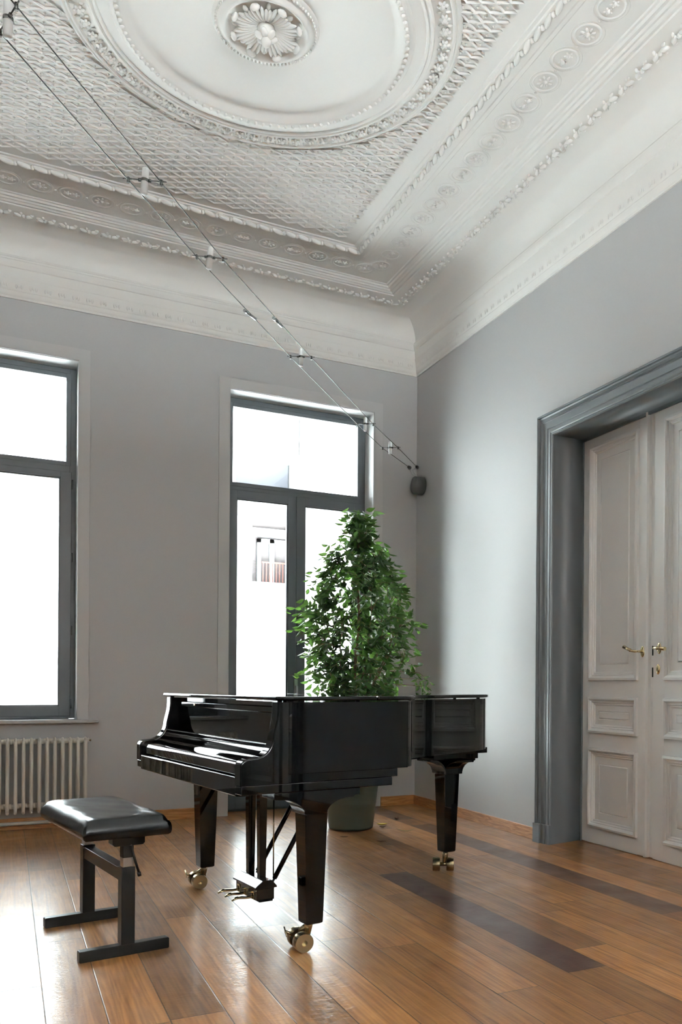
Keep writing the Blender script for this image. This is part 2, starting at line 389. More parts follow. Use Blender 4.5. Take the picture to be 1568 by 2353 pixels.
# ------------------------------------------------------------------ CORNICE + CEILING
prof = [(0, ZW), (.012, ZW), (.014, ZW + .016), (.020, ZW + .022), (.026, ZW + .036), (.030, ZW + .05), (.026, ZW + .056), (.030, ZW + .062),
        (.034, ZW + .075), (.040, ZW + .105), (.050, ZW + .128), (.052, ZW + .136), (.046, ZW + .140), (.048, ZW + .15), (.054, ZW + .205), (.062, ZW + .209),
        (.070, ZW + .222), (.076, ZW + .24), (.074, ZW + .255), (.064, ZW + .262), (.066, ZW + .275), (.050, ZW + .285), (.040, ZW + .305)]
for i in range(0, 11):
    t = i / 10 * PI / 2; prof.append((.040 + .225 * (1 - math.cos(t)), ZW + .305 + .165 * math.sin(t)))
prof += [(.268, 4.330), (.285, 4.333), (.42, 4.346), (.425, 4.356), (.445, 4.350), (.46, 4.360), (.475, 4.356), (.485, 4.366), (.505, 4.363), (.515, 4.374), (.53, 4.372), (.545, 4.384),
         (.585, 4.386), (.592, 4.394), (.60, 4.386), (.79, 4.386), (.797, 4.392), (.805, 4.380), (.82, 4.384), (.84, 4.372), (.86, 4.374), (.875, 4.366), (.91, 4.366), (.96, 4.366), (.966, 4.372), (.985, 4.372), (.99, ZC)]
def sweep(prof):
    b = MB(); n = len(prof); vs = []
    for s, z in prof:
        vs += [(X0 + s, Y0 + s, z), (X1 - s, Y0 + s, z), (X1 - s, Y1 - s, z), (X0 + s, Y1 - s, z)]
    fs = []
    for i in range(n - 1):
        for k in range(4):
            fs.append((i * 4 + k, i * 4 + (k + 1) % 4, (i + 1) * 4 + (k + 1) % 4, (i + 1) * 4 + k))
    return b.add(vs, fs)
cor = sweep(prof).build('trim_6', PLASTER); struct(cor)
for p in cor.data.polygons: p.use_smooth = True
cor.data.set_sharp_from_angle(angle=math.radians(28))

CRX, CRY = 1.128, 4.218     # centre of the round medallion
S0 = .99
ceil = MB().box(X0 - .2, X1 + .42, Y0 - .2, Y1 + T, ZC, ZC + .25).build('ceiling', PLASTER); struct(ceil)

sun_hood = MB().box(X0 - 1.0, X1 + 3, Y0 - 6.5, Y1 + T, ZC + .25, 4.9).build('added_sun_hood', FACADE); struct(sun_hood)  # slab stretched rearward as added hood, keeps sun and sky off rear window
def Rz(a): return Matrix.Rotation(a, 4, 'Z')
# trellis of raised diamonds with a small boss in each
def trellis():
    b = MB(); ax, ay = .1285, .0675; x0, y0 = .917, 5.315
    xa, xb, y_a, y_b = X0 + S0 + .03, X1 - S0 - .03, .6, Y1 - S0 - .03
    zr, zb = ZC - .0085, ZC - .0005
    vs = []; fs = []
    ni = int((xb - xa) / (ax / 2)) + 4; nj = int((y_b - y_a) / (ay / 2)) + 4
    i0 = math.floor((xa - x0) / (ax / 2)) - 1; j0 = math.floor((y_a - y0) / (ay / 2)) - 1
    for i in range(i0, i0 + ni):
        for j in range(j0, j0 + nj):
            if (i + j) % 2 == 0: continue       # centres lie half a step from the crossings
            cx, cy = x0 + i * ax / 2, y0 + j * ay / 2
            if cx - ax / 2 < xa or cx + ax / 2 > xb or cy - ay / 2 < y_a or cy + ay / 2 > y_b: continue
            if math.hypot(cx - CRX, cy - CRY) < .985: continue
            o = len(b.v); q = []
            for f, z in ((1.0, zr), (.90, zr), (.72, zb)):
                q += [(cx + ax / 2 * f, cy, z), (cx, cy + ay / 2 * f, z), (cx - ax / 2 * f, cy, z), (cx, cy - ay / 2 * f, z)]
            ff = [(r * 4 + k, r * 4 + (k + 1) % 4, r * 4 + 4 + (k + 1) % 4, r * 4 + 4 + k) for r in (0, 1) for k in range(4)]
            ff.append((8, 9, 10, 11))
            b.add(q, ff)
            d = .0085
            b.add([(cx + d, cy, zb), (cx, cy + d, zb), (cx - d, cy, zb), (cx, cy - d, zb), (cx, cy, zr - .001)], [(0, 1, 4), (1, 2, 4), (2, 3, 4), (3, 0, 4)])
    return b
tr = trellis()
me = bpy.data.meshes.new('trellis_panel'); me.from_pydata(tr.v, [], tr.f); me.update(); me.materials.append(PLASTER)
tro = bpy.data.objects.new('trellis_panel', me); col.objects.link(tro); tro.parent = ceil
# flat margin round trellis
# twisted rope of long leaves along the inner frame
def along(s, z, pitch, fn, y_from=.4):
    """fn(b, x, y, z, angle, i): ornament repeated along the right and back sides at inset s"""
    b = MB(); i = 0
    y = Y1 - s - pitch * .5
    while y > y_from:
        fn(b, X1 - s, y, z, PI / 2, i); y -= pitch; i += 1
    x = X1 - s - pitch * .5; i = 0
    while x > X0 + s:
        fn(b, x, Y1 - s, z, 0, i); x -= pitch; i += 1
    y = Y1 - s - pitch * .5; i = 0
    while y > y_from:
        fn(b, X0 + s, y, z, PI / 2, i); y -= pitch; i += 1
    return b
def rope(b, x, y, z, a, i):
    M = Rz(a + (.32 if a == 0 else -.32)) @ Matrix.Rotation(0, 4, 'X')
    b.ball((x, y, z), .05, .017, .019, 10, 6, M=M)
    M2 = Rz(a); p = M2 @ Vector((.048, 0, 0)); b.ball((x + p.x, y + p.y, z - .002), .012, .015, .016, 8, 4, M=M2)
along(.935, 4.358, .0965, rope).build('rope_moulding', PLASTER, ceil)
def torus(b, c, R, r, z, seg=28, rs=6, ez=1.0):
    vs = []
    for i in range(seg):
        t = 2 * PI * i / seg
        for k in range(rs):
            u = 2 * PI * k / rs; rad = R + r * math.cos(u)
            vs.append((c[0] + rad * math.cos(t), c[1] + rad * math.sin(t), z + r * ez * math.sin(u)))
    fs = [(i * rs + k, i * rs + (k + 1) % rs, ((i + 1) % seg) * rs + (k + 1) % rs, ((i + 1) % seg) * rs + k) for i in range(seg) for k in range(rs)]
    b.add(vs, fs, True)
def guil(b, x, y, z, a, i):
    torus(b, (x, y), .068, .0085, z, ez=1.2); torus(b, (x, y), .087, .005, z + .001, ez=1.4)
    if i % 2 == 0:
        b.ball((x, y, z), .014, .014, .018, 8, 4)
        for k in range(8):
            t = k * PI / 4; b.ball((x + .032 * math.cos(t), y + .032 * math.sin(t), z + .001), .018, .009, .013, 6, 4, M=Rz(t))
    else:
        for sx in (-1, 1):
            p = Rz(a) @ Vector((sx * .026, 0, 0)); b.ball((x + p.x, y + p.y, z), .015, .015, .018, 8, 4)
            for k in range(5):
                t = k * 2 * PI / 5; b.ball((x + p.x + .018 * math.cos(t), y + p.y + .018 * math.sin(t), z + .001), .011, .007, .012, 6, 4, M=Rz(t))
    # leaf sprays in the gaps
    for sy in (-1, 1):
        for d, l, w in ((-.5, .03, .009), (0, .036, .010), (.5, .03, .009)):
            q = Rz(a) @ Vector((.097 + .02 * d, sy * (.058 + .012 * (1 - abs(d))), 0))
            b.ball((x + q.x, y + q.y, z + .002), l * .55, w, .007, 6, 4, M=Rz(a + sy * PI / 2 - sy * d * 1.2))
    q = Rz(a) @ Vector((.0965, 0, 0)); b.ball((x + q.x, y + q.y, z), .010, .010, .010, 6, 4)
along(.695, 4.382, .193, guil).build('guilloche_band', PLASTER, ceil)
def leafband(b, x, y, z, a, i):
    for sgn, off in ((1, -.035), (-1, .035)):
        q = Rz(a) @ Vector((off, 0, 0))
        b.ball((x + q.x, y + q.y, z), .030, .016, .014, 6, 4, M=Rz(a + sgn * .5))
    for k in range(4):
        q = Rz(a) @ Vector((-.05 + .034 * k, (-1) ** k * .026, 0)); b.ball((x + q.x, y + q.y, z + .004), .016, .009, .012, 6, 4, M=Rz(a + k * 1.1))
    q = Rz(a) @ Vector((0, 0, 0)); b.ball((x + q.x, y + q.y, z - .002), .014, .014, .015, 6, 4)
along(.325, 4.333, .14, leafband).build('acanthus_band', PLASTER, ceil)
def lowleaf(b, x, y, z, a, i):
    inward = Vector((-1, 0, 0)) if (a != 0 and x > 1) else Vector((1, 0, 0)) if a != 0 else Vector((0, -1, 0))
    tilt = Matrix.Rotation(0, 4, 'X')
    for off in (-.018, 0, .018):
        q = Rz(a) @ Vector((off, 0, 0)); b.ball(Vector((x, y, z)) + q + Vector((0, 0, -abs(off) * .4)), .0035 if a != 0 else .008, .0035 if a == 0 else .008, .026, 6, 4)
along(.036, ZW + .098, .095, lowleaf, ).build('leaf_moulding', PLASTER, ceil)

# round medallion: rings
def ring(prof, name):
    o = MB().lathe(prof, (CRX, CRY, 0), 160).build(name, PLASTER, ceil); o.data.set_sharp_from_angle(angle=math.radians(30)); return o
ring([(.0, ZC - .012), (.64, ZC - .012), (.655, ZC - .016), (.668, ZC - .026), (.684, ZC - .046), (.694, ZC - .052), (.716, ZC - .054), (.724, ZC - .048), (.735, ZC - .046),
      (.745, ZC - .036), (.762, ZC - .032), (.80, ZC - .028), (.805, ZC - .036), (.815, ZC - .038), (.822, ZC - .030), (.830, ZC - .038), (.838, ZC - .038), (.846, ZC - .022),
      (.86, ZC - .018), (.935, ZC - .018), (.942, ZC - .026), (.950, ZC - .026), (.956, ZC - .016), (.965, ZC - .020), (.975, ZC - .012), (.985, ZC - .002)], 'ring_moulding')
b = MB()
n = 104
for i in range(n):
    t = 2 * PI * i / n; b.ball((CRX + .705 * math.cos(t), CRY + .705 * math.sin(t), ZC - .056), .013, .010, .011, 6, 4, M=Rz(t))
b.build('bead_ring', PLASTER, ceil)
b = MB(); n = 68
for i in range(n):
    t = 2 * PI * i / n; c = (CRX + .897 * math.cos(t), CRY + .897 * math.sin(t))
    b.ball((c[0], c[1], ZC - .026), .014, .014, .014, 8, 4)
    for k in range(6):
        u = t + k * PI / 3; b.ball((c[0] + .018 * math.cos(u), c[1] + .018 * math.sin(u), ZC - .022), .012, .008, .010, 6, 4, M=Rz(u))
    t2 = t + PI / n; c2 = (CRX + .897 * math.cos(t2), CRY + .897 * math.sin(t2))
    for sg in (-1, 1):
        b.ball((c2[0] + sg * .022 * math.cos(t2), c2[1] + sg * .022 * math.sin(t2), ZC - .020), .014, .006, .008, 6, 4, M=Rz(t2))
b.build('rosette_ring', PLASTER, ceil)
# central rose
rose = MB().lathe([(.0, ZC - .022), (.17, ZC - .022), (.186, ZC - .028), (.196, ZC - .045), (.206, ZC - .050), (.216, ZC - .044), (.226, ZC - .030), (.236, ZC - .026), (.258, ZC - .024), (.264, ZC - .012)], (CRX, CRY, 0), 72)
for i in range(78):
    t = 2 * PI * i / 78; rose.ball((CRX + .246 * math.cos(t), CRY + .246 * math.sin(t), ZC - .030), .0065, .0065, .008, 6, 4)
for i in range(8):
    t = 2 * PI * i / 8 + .2
    for off, rr, ln in ((0, .105, .085), (.17, .10, .07), (-.17, .10, .07), (.32, .095, .055), (-.32, .095, .055)):
        a = t + off; M = Rz(a) @ Matrix.Rotation(.22, 4, 'Y')
        rose.ball((CRX + rr * math.cos(a), CRY + rr * math.sin(a), ZC - .034), ln, .011, .014, 8, 6, M=M)
    rose.ball((CRX + .168 * math.cos(t), CRY + .168 * math.sin(t), ZC - .052), .014, .026, .018, 8, 5, M=Rz(t))
    t2 = t + PI / 8; rose.ball((CRX + .15 * math.cos(t2), CRY + .15 * math.sin(t2), ZC - .032), .02, .012, .012, 6, 4, M=Rz(t2))
for i in range(6):
    t = 2 * PI * i / 6; rose.ball((CRX + .036 * math.cos(t), CRY + .036 * math.sin(t), ZC - .072), .026, .017, .014, 8, 5, M=Rz(t) @ Matrix.Rotation(-.4, 4, 'Y'))
rose.ball((CRX, CRY, ZC - .095), .026, .026, .026, 12, 8)
rose.lathe([(.045, ZC - .022), (.034, ZC - .06), (.02, ZC - .09)], (CRX, CRY, 0), 20)
rose.build('ceiling_rose', PLASTER, ceil)

# ------------------------------------------------------------------ WINDOWS
def frame_rect(b, x0, x1, z0, z1, w, ya, yb):
    b.box(x0, x0 + w, ya, yb, z0, z1); b.box(x1 - w, x1, ya, yb, z0, z1)
    b.box(x0 + w, x1 - w, ya, yb, z0, z0 + w); b.box(x0 + w, x1 - w, ya, yb, z1 - w, z1)
def pane(x0, x1, z0, z1, y, parent):
    MB().box(x0, x1, y, y + .006, z0, z1).build('glass', GLASS, parent)
def window(idx, w, tzb, low, panel_top=None):
    """w opening; tzb transom bar z range; low list of sashes (x0,x1,z0,z1, glass inset l r b t)"""
    r = empty('window_%d' % idx, (w[0], Y1 + .2, w[2])); r['kind'] = 'structure'
    off = Vector(r.location)
    def fin(b, name, m, bev=.003):
        b.v = [(p[0] - off.x, p[1] - off.y, p[2] - off.z) for p in b.v]
        return b.build(name, m, r, bevel=bev)
    y0 = Y1 + .2
    b = MB(); frame_rect(b, w[0], w[1], w[2], w[3], .046, y0 + .012, y0 + .09)
    b.box(w[0] + .046, w[1] - .046, y0 + .006, y0 + .09, tzb[0], tzb[1]); fin(b, 'frame', FRAME)
    # transom bead
    b = MB(); frame_rect(b, w[0] + .04, w[1] - .04, tzb[1] - .012, w[3] - .04, .034, y0 + .004, y0 + .07); fin(b, 'transom_sash', FRAME)
    pb = MB(); pb.box(w[0] + .07, w[1] - .07, y0 + .04, y0 + .046, tzb[1] + .018, w[3] - .07); fin(pb, 'glass', GLASS, 0)
    for (x0, x1, z0, z1, gl, gr, gb, gt, rail) in low:
        b = MB(); b.box(x0, gl, y0 - .008, y0 + .07, z0, z1); b.box(gr, x1, y0 - .008, y0 + .07, z0, z1)
        b.box(gl, gr, y0 - .008, y0 + .07, z0, gb); b.box(gl, gr, y0 - .008, y0 + .07, gt, z1)
        t = .011                                  # glazing bead
        b.box(gl, gl + t, y0 + .012, y0 + .05, gb, gt); b.box(gr - t, gr, y0 + .012, y0 + .05, gb, gt)
        b.box(gl, gr, y0 + .012, y0 + .05, gb, gb + t); b.box(gl, gr, y0 + .012, y0 + .05, gt - t, gt)
        fin(b, 'sash', FRAME)
        pb = MB(); pb.box(gl, gr, y0 + .04, y0 + .046, gb, gt); fin(pb, 'glass', GLASS, 0)
    # hinges
    for z in [w[2] + .08 + (tzb[0] - w[2] - .2) * k / 3 for k in range(4)]:
        b = MB(); b.tube([(w[1] - .03, y0 - .012, z), (w[1] - .03, y0 - .012, z + .07)], .007, 8); fin(b, 'hinge', FRAME, 0)
    return r, fin
r1, f1 = window(1, W1, (2.69, 2.76), [
    (W1[0] + .03, -.181, W1[2] + .02, 2.70, W1[0] + .112, -.181 - .085, .895, 2.655, 0),
    (-.180, W1[1] - .034, W1[2] + .02, 2.70, -.180 + .085, .357, .895, 2.655, 0)])
r2, f2 = window(2, W2, (2.69, 2.755), [
    (W2[0] + .03, 2.219, .02, 2.71, 1.704, 2.150, .36, 2.640, 0),
    (2.221, W2[1] - .034, .02, 2.71, 2.299, 2.756, .36, 2.637, 0)])
b = MB(); b.box(2.205, 2.235, Y1 + .175, Y1 + .2, .98, 1.12); b.tube([(2.22, Y1 + .17, 1.06), (2.22, Y1 + .145, 1.06), (2.22, Y1 + .14, .95)], .009, 8)
f2(b, 'handle', STEEL, 0)
# outside sill stone of the tall window
# ------------------------------------------------------------------ DOORS
def frame_profile(y_in, y_out, ztop, zin, sgn, name):
    """moulded architrave round the door opening; steps across its width"""
    b = MB(); steps = [(0, .030), (.012, .046), (.022, .040), (.050, .032), (.060, .040), (.072, .028), (.105, .022), (.118, .030), (.126, .022), (.150, .016)]
    return b, steps
def architrave(ya, yb, zt, name):
    """ya<yb are outer edges of the frame"""
    wd = .155
    pf = [(0, 0), (0, .040), (.008, .048), (.016, .046), (.019, .034), (.026, .030), (.036, .034), (.046, .040), (.050, .030), (.056, .034), (.060, .028), (.066, .026), (.098, .024),
          (.102, .018), (.108, .022), (.130, .022), (.136, .016), (.142, .020), (.150, .020), (wd, .012), (wd, 0)]
    vs = []; b = MB()
    for d, h in pf:
        x = X1 - h
        vs += [(x, ya + d, 0), (x, ya + d, zt - d), (x, yb - d, zt - d), (x, yb - d, 0)]
    fs = [(i * 4 + k, i * 4 + k + 1, (i + 1) * 4 + k + 1, (i + 1) * 4 + k) for i in range(len(pf) - 1) for k in range(3)]
    b.add(vs, fs)
    # plinth blocks
    for y0, y1 in ((ya - .004, ya + .075), (ya + .075, ya + .118), (ya + .118, ya + wd + .002)):
        h = .056 if y0 < ya + .01 else .042 if y0 < ya + .1 else .034
        b.box(X1 - h, X1, y0, y1, 0, .13)
        m0, m1 = ya + yb - y1, ya + yb - y0
        b.box(X1 - h, X1, m0, m1, 0, .13)
    # lining
    yi, yj = ya + wd, yb - wd
    e = .055
    b.add([(X1 + .0, yi, 0), (X1 + .275, yi - e, 0), (X1 + .275, yi - e, zt - wd + .02), (X1, yi, zt - wd)], [(0, 1, 2, 3)])
    b.add([(X1 + .0, yj, 0), (X1 + .275, yj + e, 0), (X1 + .275, yj + e, zt - wd + .02), (X1, yj, zt - wd)], [(0, 1, 2, 3)])
    b.add([(X1, yi, zt - wd), (X1, yj, zt - wd), (X1 + .275, yj + e, zt - wd + .02), (X1 + .275, yi - e, zt - wd + .02)], [(0, 1, 2, 3)])
    # rebate strip against leaves
    b.box(X1 + .262, X1 + .275, yj + e - .018, yj + e, 0, zt - wd + .02); b.box(X1 + .262, X1 + .275, yi - e, yi - e + .018, 0, zt - wd + .02)
    b.box(X1 + .262, X1 + .275, yi - e, yj + e, zt - wd, zt - wd + .02)
    o = b.build(name, GREYTRIM); o.data.set_sharp_from_angle(angle=math.radians(30)); struct(o); return o
architrave(3.330, 4.955, 2.932, 'trim_7'); architrave(-1.815, -.19, 2.932, 'trim_8')
XD = 3.56
def panel_moulding(b, ya, yb, za, zb):
    """raised picture-frame moulding plus fielded panel on the leaf face x = XD (leaf faces -x)"""
    pf = [(0, 0), (.002, .016), (.016, .020), (.026, .014), (.030, .004), (.038, .006), (.044, -.004), (.052, -.002), (.058, -.010), (.062, -.010)]
    for (d0, h0), (d1, h1) in zip(pf, pf[1:]):
        q0 = [(XD - h0, ya + d0, za + d0), (XD - h0, yb - d0, za + d0), (XD - h0, yb - d0, zb - d0), (XD - h0, ya + d0, zb - d0)]
        q1 = [(XD - h1, ya + d1, za + d1), (XD - h1, yb - d1, za + d1), (XD - h1, yb - d1, zb - d1), (XD - h1, ya + d1, zb - d1)]
        b.add(q0 + q1, [(k, (k + 1) % 4, 4 + (k + 1) % 4, 4 + k) for k in range(4)])
    e = .062; f = .085 if (zb - za) > .3 else .075; g = f + .010
    def rect(d, h): return [(XD - h, ya + d, za + d), (XD - h, yb - d, za + d), (XD - h, yb - d, zb - d), (XD - h, ya + d, zb - d)]
    R = [rect(e, -.010), rect(f + .02, -.008), rect(f + .023, -.013), rect(f + .030, -.006)]
    for q0, q1 in zip(R, R[1:]): b.add(q0 + q1, [(k, (k + 1) % 4, 4 + (k + 1) % 4, 4 + k) for k in range(4)])
    b.add(R[-1], [(0, 1, 2, 3)])
def leaf(idx, ya, yb, pa_, pb_):
    r = empty('door_%d' % idx, (0, 0, 0)); r['kind'] = 'structure'
    b = MB(); zt = 2.822
    Z = [(.111, .655), (.757, 1.004), (1.115, 2.722)]
    x0, x1 = XD, XD + .04
    # stiles and rails round the panel openings
    b.box(x0, x1, ya, pa_, .004, zt); b.box(x0, x1, pb_, yb, .004, zt)
    zz = [.004] + [z for q in Z for z in q] + [zt]
    for k in range(0, len(zz), 2): b.box(x0, x1, pa_, pb_, zz[k], zz[k + 1])
    b.box(x0 + .02, x1, pa_, pb_, .1, 2.75)
    b.build('door_leaf', DOORP, r, bevel=.002)
    for za, zb in Z:
        m = MB(); panel_moulding(m, pa_, pb_, za, zb); o = m.build('panel', DOORP, r); o.data.set_sharp_from_angle(angle=math.radians(30))
    return r
d1 = leaf(1, 4.172, 4.868, 4.255, 4.770); d2 = leaf(2, 3.420, 4.112, 3.500, 4.012)
# meeting strip on the first leaf
b = MB(); b.prism([(XD - .010, 4.150), (XD - .022, 4.158), (XD - .022, 4.172), (XD - .008, 4.180), (XD + .03, 4.180), (XD + .03, 4.150)], 'z', .006, 2.82)
b.build('meeting_strip', DOORP, d1)
b = MB(); b.box(XD + .012, XD + .04, 4.112, 4.152, .006, 2.82); b.build('edge_rail', DOORP, d1)
b = MB(); b.box(XD + .0095, XD + .013, 4.126, 4.137, 1.270, 1.330); b.box(XD + .0095, XD + .013, 4.126, 4.137, 1.135, 1.195); b.build('keyhole_slot', DARKHOLE, d1)
def lever(parent, y, z, tip, h):
    b = MB(); M = Matrix.Rotation(-PI / 2, 4, 'Y')
    b.ball((XD - .002, y, z), .006, .020, .036, 16, 8)
    b.tube([(XD, y, z), (XD - .05, y, z), (XD - .058, y + tip * .012, z + .001), (XD - .060, y + tip * .04, z + h * .15), (XD - .060, y + tip * .07, z + h * .5), (XD - .058, y + tip * .115, z + h)], [.008, .007, .008, .0085, .010, .0125], 12)
    b.ball((XD - .060, y + tip * .05, z + h * .28), .0125, .006, .0125, 10, 6)
    b.build('handle', GOLD, parent)
lever(d1, 4.214, 1.297, 1, .032)
lever(d2, 4.058, 1.312, -1, -.008)
b = MB(); b.ball((XD - .001, 4.068, 1.183), .008, .019, .033, 16, 8); b.build('escutcheon', GOLD, d2)
b = MB(); b.ball((XD - .0085, 4.068, 1.183), .002, .004, .012, 8, 6); b.build('keyhole', DARKHOLE, d2)
d3 = leaf(3, -.972, -.28, -.862, -.35); d4 = leaf(4, -1.72, -1.03, -1.64, -1.12)
d3.location.z = d4.location.z = 0

# ------------------------------------------------------------------ GRAND PIANO
PH = math.radians(7.8); pa = Vector((math.cos(PH), math.sin(PH), 0)); pv = Vector((-math.sin(PH), math.cos(PH), 0))
U0, V0 = 2.0, 3.77
piano = empty('grand_piano', pa * U0 + pv * V0, PH, 'glossy black grand piano with closed lid on brass casters', 'piano')
def PL(b):   # (u,v,z) -> local
    b.v = [(p[0] - U0, p[1] - V0, p[2]) for p in b.v]; return b
def catmull(P, n=6, closed=False):
    out = []
    for i in range(len(P) - 1):
        p0 = P[max(i - 1, 0)]; p1 = P[i]; p2 = P[i + 1]; p3 = P[min(i + 2, len(P) - 1)]
        for k in range(n):
            t = k / n
            out.append(tuple(.5 * ((2 * p1[j]) + (-p0[j] + p2[j]) * t + (2 * p0[j] - 5 * p1[j] + 4 * p2[j] - p3[j]) * t * t + (-p0[j] + 3 * p1[j] - 3 * p2[j] + p3[j]) * t ** 3) for j in (0, 1)))
    out.append(tuple(P[-1])); return out
VR, VL = 3.067, 4.472
curve = catmull([(1.78, VR), (1.86, VR + .001), (1.93, VR + .014), (1.99, 3.112), (2.035, 3.175), (2.08, 3.268), (2.135, 3.365), (2.205, 3.432), (2.29, 3.474), (2.40, 3.512),
                 (2.56, 3.580), (2.70, 3.632), (2.83, 3.695), (2.93, 3.80), (3.005, 3.95), (3.05, 4.12), (3.055, 4.28), (3.01, 4.42), (2.93, VL)], 6)
def outline(u_front, off=0.0):
    base = [(u_front, VR)] + curve + [(u_front, VL)]
    if off == 0: return base
    n = len(base); out = []
    for i, p in enumerate(base):
        a = base[max(i - 1, 0)]; c = base[min(i + 1, n - 1)]
        dx, dy = c[0] - a[0], c[1] - a[1]; l = math.hypot(dx, dy); out.append((p[0] + dy / l * off, p[1] - dx / l * off))
    out[0] = (u_front, VR - off); out[-1] = (u_front, VL + off); return out
# rim
b = MB(); b.prism(outline(1.40), 'z', .723, 1.003, smooth=False)
rim = PL(b).build('case', BLACK, piano)
for p in rim.data.polygons: p.use_smooth = abs(p.normal.z) < .5
rim.data.set_sharp_from_angle(angle=math.radians(30))
# cheeks (arms) with S curve, full side height
arm = [(1.205, .688), (1.205, .762), (1.209, .774), (1.218, .783), (1.235, .788), (1.262, .791)] + \
      [(1.262 + .075 * math.sin(t * PI / 16), .791 + .085 * (1 - math.cos(t * PI / 16))) for t in range(1, 9)] + [(1.345, .91), (1.352, .94), (1.355, .97), (1.355, 1.003), (1.402, 1.003), (1.402, .688)]
for va, vb in ((VR, VR + .062), (VL - .062, VL)):
    b = MB(); b.prism(arm, 'y', va, vb); o = PL(b).build('cheek', BLACK, piano)
    weight_bevel(o, .006, lambda p, q: max(p.x, q.x) < 1.358 - U0 and abs(p.x - q.x) + abs(p.z - q.z) > 1e-5 and min(p.z, q.z) > .689 or (max(p.x, q.x) < 1.206 - U0 and abs(p.y - q.y) < 1e-5))
# keybed and slip
b = MB(); b.box(1.209, 1.872, VR, VL, .652, .6875)
PL(b).build('keybed', BLACK, piano, bevel=.003)
b = MB(); b.box(1.40, 1.90, VR + .004, VL - .004, .6875, .723); PL(b).build('lower_rail', BLACK, piano, bevel=.002)
slip = [(1.214, .700), (1.214, .712), (1.220, .7165), (1.26, .7165), (1.26, .640), (1.240, .641), (1.224, .652), (1.216, .670)]
b = MB(); b.prism([(1.2085, .645), (1.2085, .712), (1.212, .7165), (1.26, .7165), (1.26, .641), (1.24, .640), (1.218, .641)], 'y', VR + .064, VL - .064); PL(b).build('key_slip', BLACK, piano, bevel=.003)
# fallboard (closed key cover)
fb = [(1.222, .722), (1.222, .752), (1.2245, .762), (1.231, .769), (1.242, .773), (1.262, .776), (1.30, .780), (1.325, .786), (1.34, .796), (1.352, .804), (1.37, .811), (1.39, .818), (1.40, .832), (1.47, .832), (1.47, .722)]
b = MB(); b.prism(fb, 'y', VR + .064, VL - .064); o = PL(b).build('fallboard', BLACK, piano, bevel=.003, angle=50)
o.data.set_sharp_from_angle(angle=math.radians(50))
# front board and top shelf above
b = MB(); b.box(1.408, 1.44, VR + .062, VL - .062, .832, .955); PL(b).build('front_board', BLACK, piano, bevel=.002)
b = MB(); b.box(1.385, 1.44, VR + .062, VL - .062, .957, .985); PL(b).build('music_shelf', BLACK, piano, bevel=.005, seg=3)
b = MB(); b.tube([(1.384, 4.10, .972), (1.374, 4.10, .972)], .006, 10); PL(b).build('lid_lock', GOLD, piano)
# lids
ol = outline(1.340, .014)
US = 1.79
front = [p for p in ol if p[0] <= US]
fl = [(1.340, VR - .014), (US - .001, VR - .014), (US - .001, VL + .014), (1.340, VL + .014)]
b = MB(); b.prism(fl, 'z', 1.009, 1.026); PL(b).build('front_lid', BLACK, piano, bevel=.006, seg=3)
ml = [(US + .001, VR - .014)] + [p for p in ol if p[0] > US + .01] + [(US + .001, VL + .014)]
b = MB(); b.prism(ml, 'z', 1.009, 1.026); PL(b).build('main_lid', BLACK, piano, bevel=.006, seg=3, angle=60)
for u, v in ((1.375, VR + .03), (1.375, VL - .03), (2.0, VL - .03), (2.86, 3.78), (1.72, VR + .03), (3.0, 4.2)):
    PL(MB().tube([(u, v, 1.003), (u, v, 1.009)], .01, 10)).build('lid_buffer', SATIN, piano)
# leg blocks under keybed: curved corbels
def corbel(vc, va, vb, uc):
    w = .049; z0 = .558; zt = .652; b = MB()
    P = [(uc - w, z0)]
    for k in range(1, 9):
        t = k / 8 * PI / 2; P.append((uc - w - .105 * math.sin(t) * .98 - .0 + 0, z0 + .072 * (1 - math.cos(t)) + .010 * math.sin(t)))
    P = [(uc - w, z0)] + [(uc - w - .105 * (1 - math.cos(k / 8 * PI / 2)), z0 + .065 * math.sin(k / 8 * PI / 2)) for k in range(1, 9)] + [(uc - w - .13, z0 + .068), (uc - w - .13, zt), (1.72, zt), (1.72, .625), (1.695, .623), (1.695, .617)]
    P += [(uc + w + .105 * (1 - math.cos(k / 8 * PI / 2)), z0 + .058 * math.sin(k / 8 * PI / 2)) for k in range(8, -1, -1)]
    b.prism(P, 'y', va, vb); return b
PL(corbel(0, VR + .004, VR + .125, 1.522)).build('leg_block', BLACK, piano, bevel=.002)
PL(corbel(0, VL - .125, VL - .004, 1.522)).build('leg_block', BLACK, piano, bevel=.002)
# tail support block and beams
b = MB()
wT = .053; uT, vT = 2.832, 4.035
P = [(uT - wT - .005, .566)] + [(uT - wT - .005 - .09 * (1 - math.cos(k / 8 * PI / 2)), .566 + .072 * math.sin(k / 8 * PI / 2)) for k in range(1, 9)] + [(uT - wT - .11, .642), (uT - wT - .11, .655), (uT + wT + .10, .655), (uT + wT + .10, .640), (uT + wT + .085, .634)]
P += [(uT + wT + .005 + .07 * (1 - math.cos(k / 8 * PI / 2)), .566 + .066 * math.sin(k / 8 * PI / 2)) for k in range(8, -1, -1)]
b.prism(P, 'y', vT - .07, vT + .07)
P = [(vT - .058, .566)] + [(vT - .058 - .12 * (1 - math.cos(k / 8 * PI / 2)), .566 + .075 * math.sin(k / 8 * PI / 2)) for k in range(1, 9)] + [(vT - .18, .655), (vT + .18, .655)] + [(vT + .058 + .12 * (1 - math.cos(k / 8 * PI / 2)), .566 + .075 * math.sin(k / 8 * PI / 2)) for k in range(8, -1, -1)]
b.prism(P, 'x', uT - .06, uT + .06)
PL(b).build('tail_leg_block', BLACK, piano, bevel=.002)
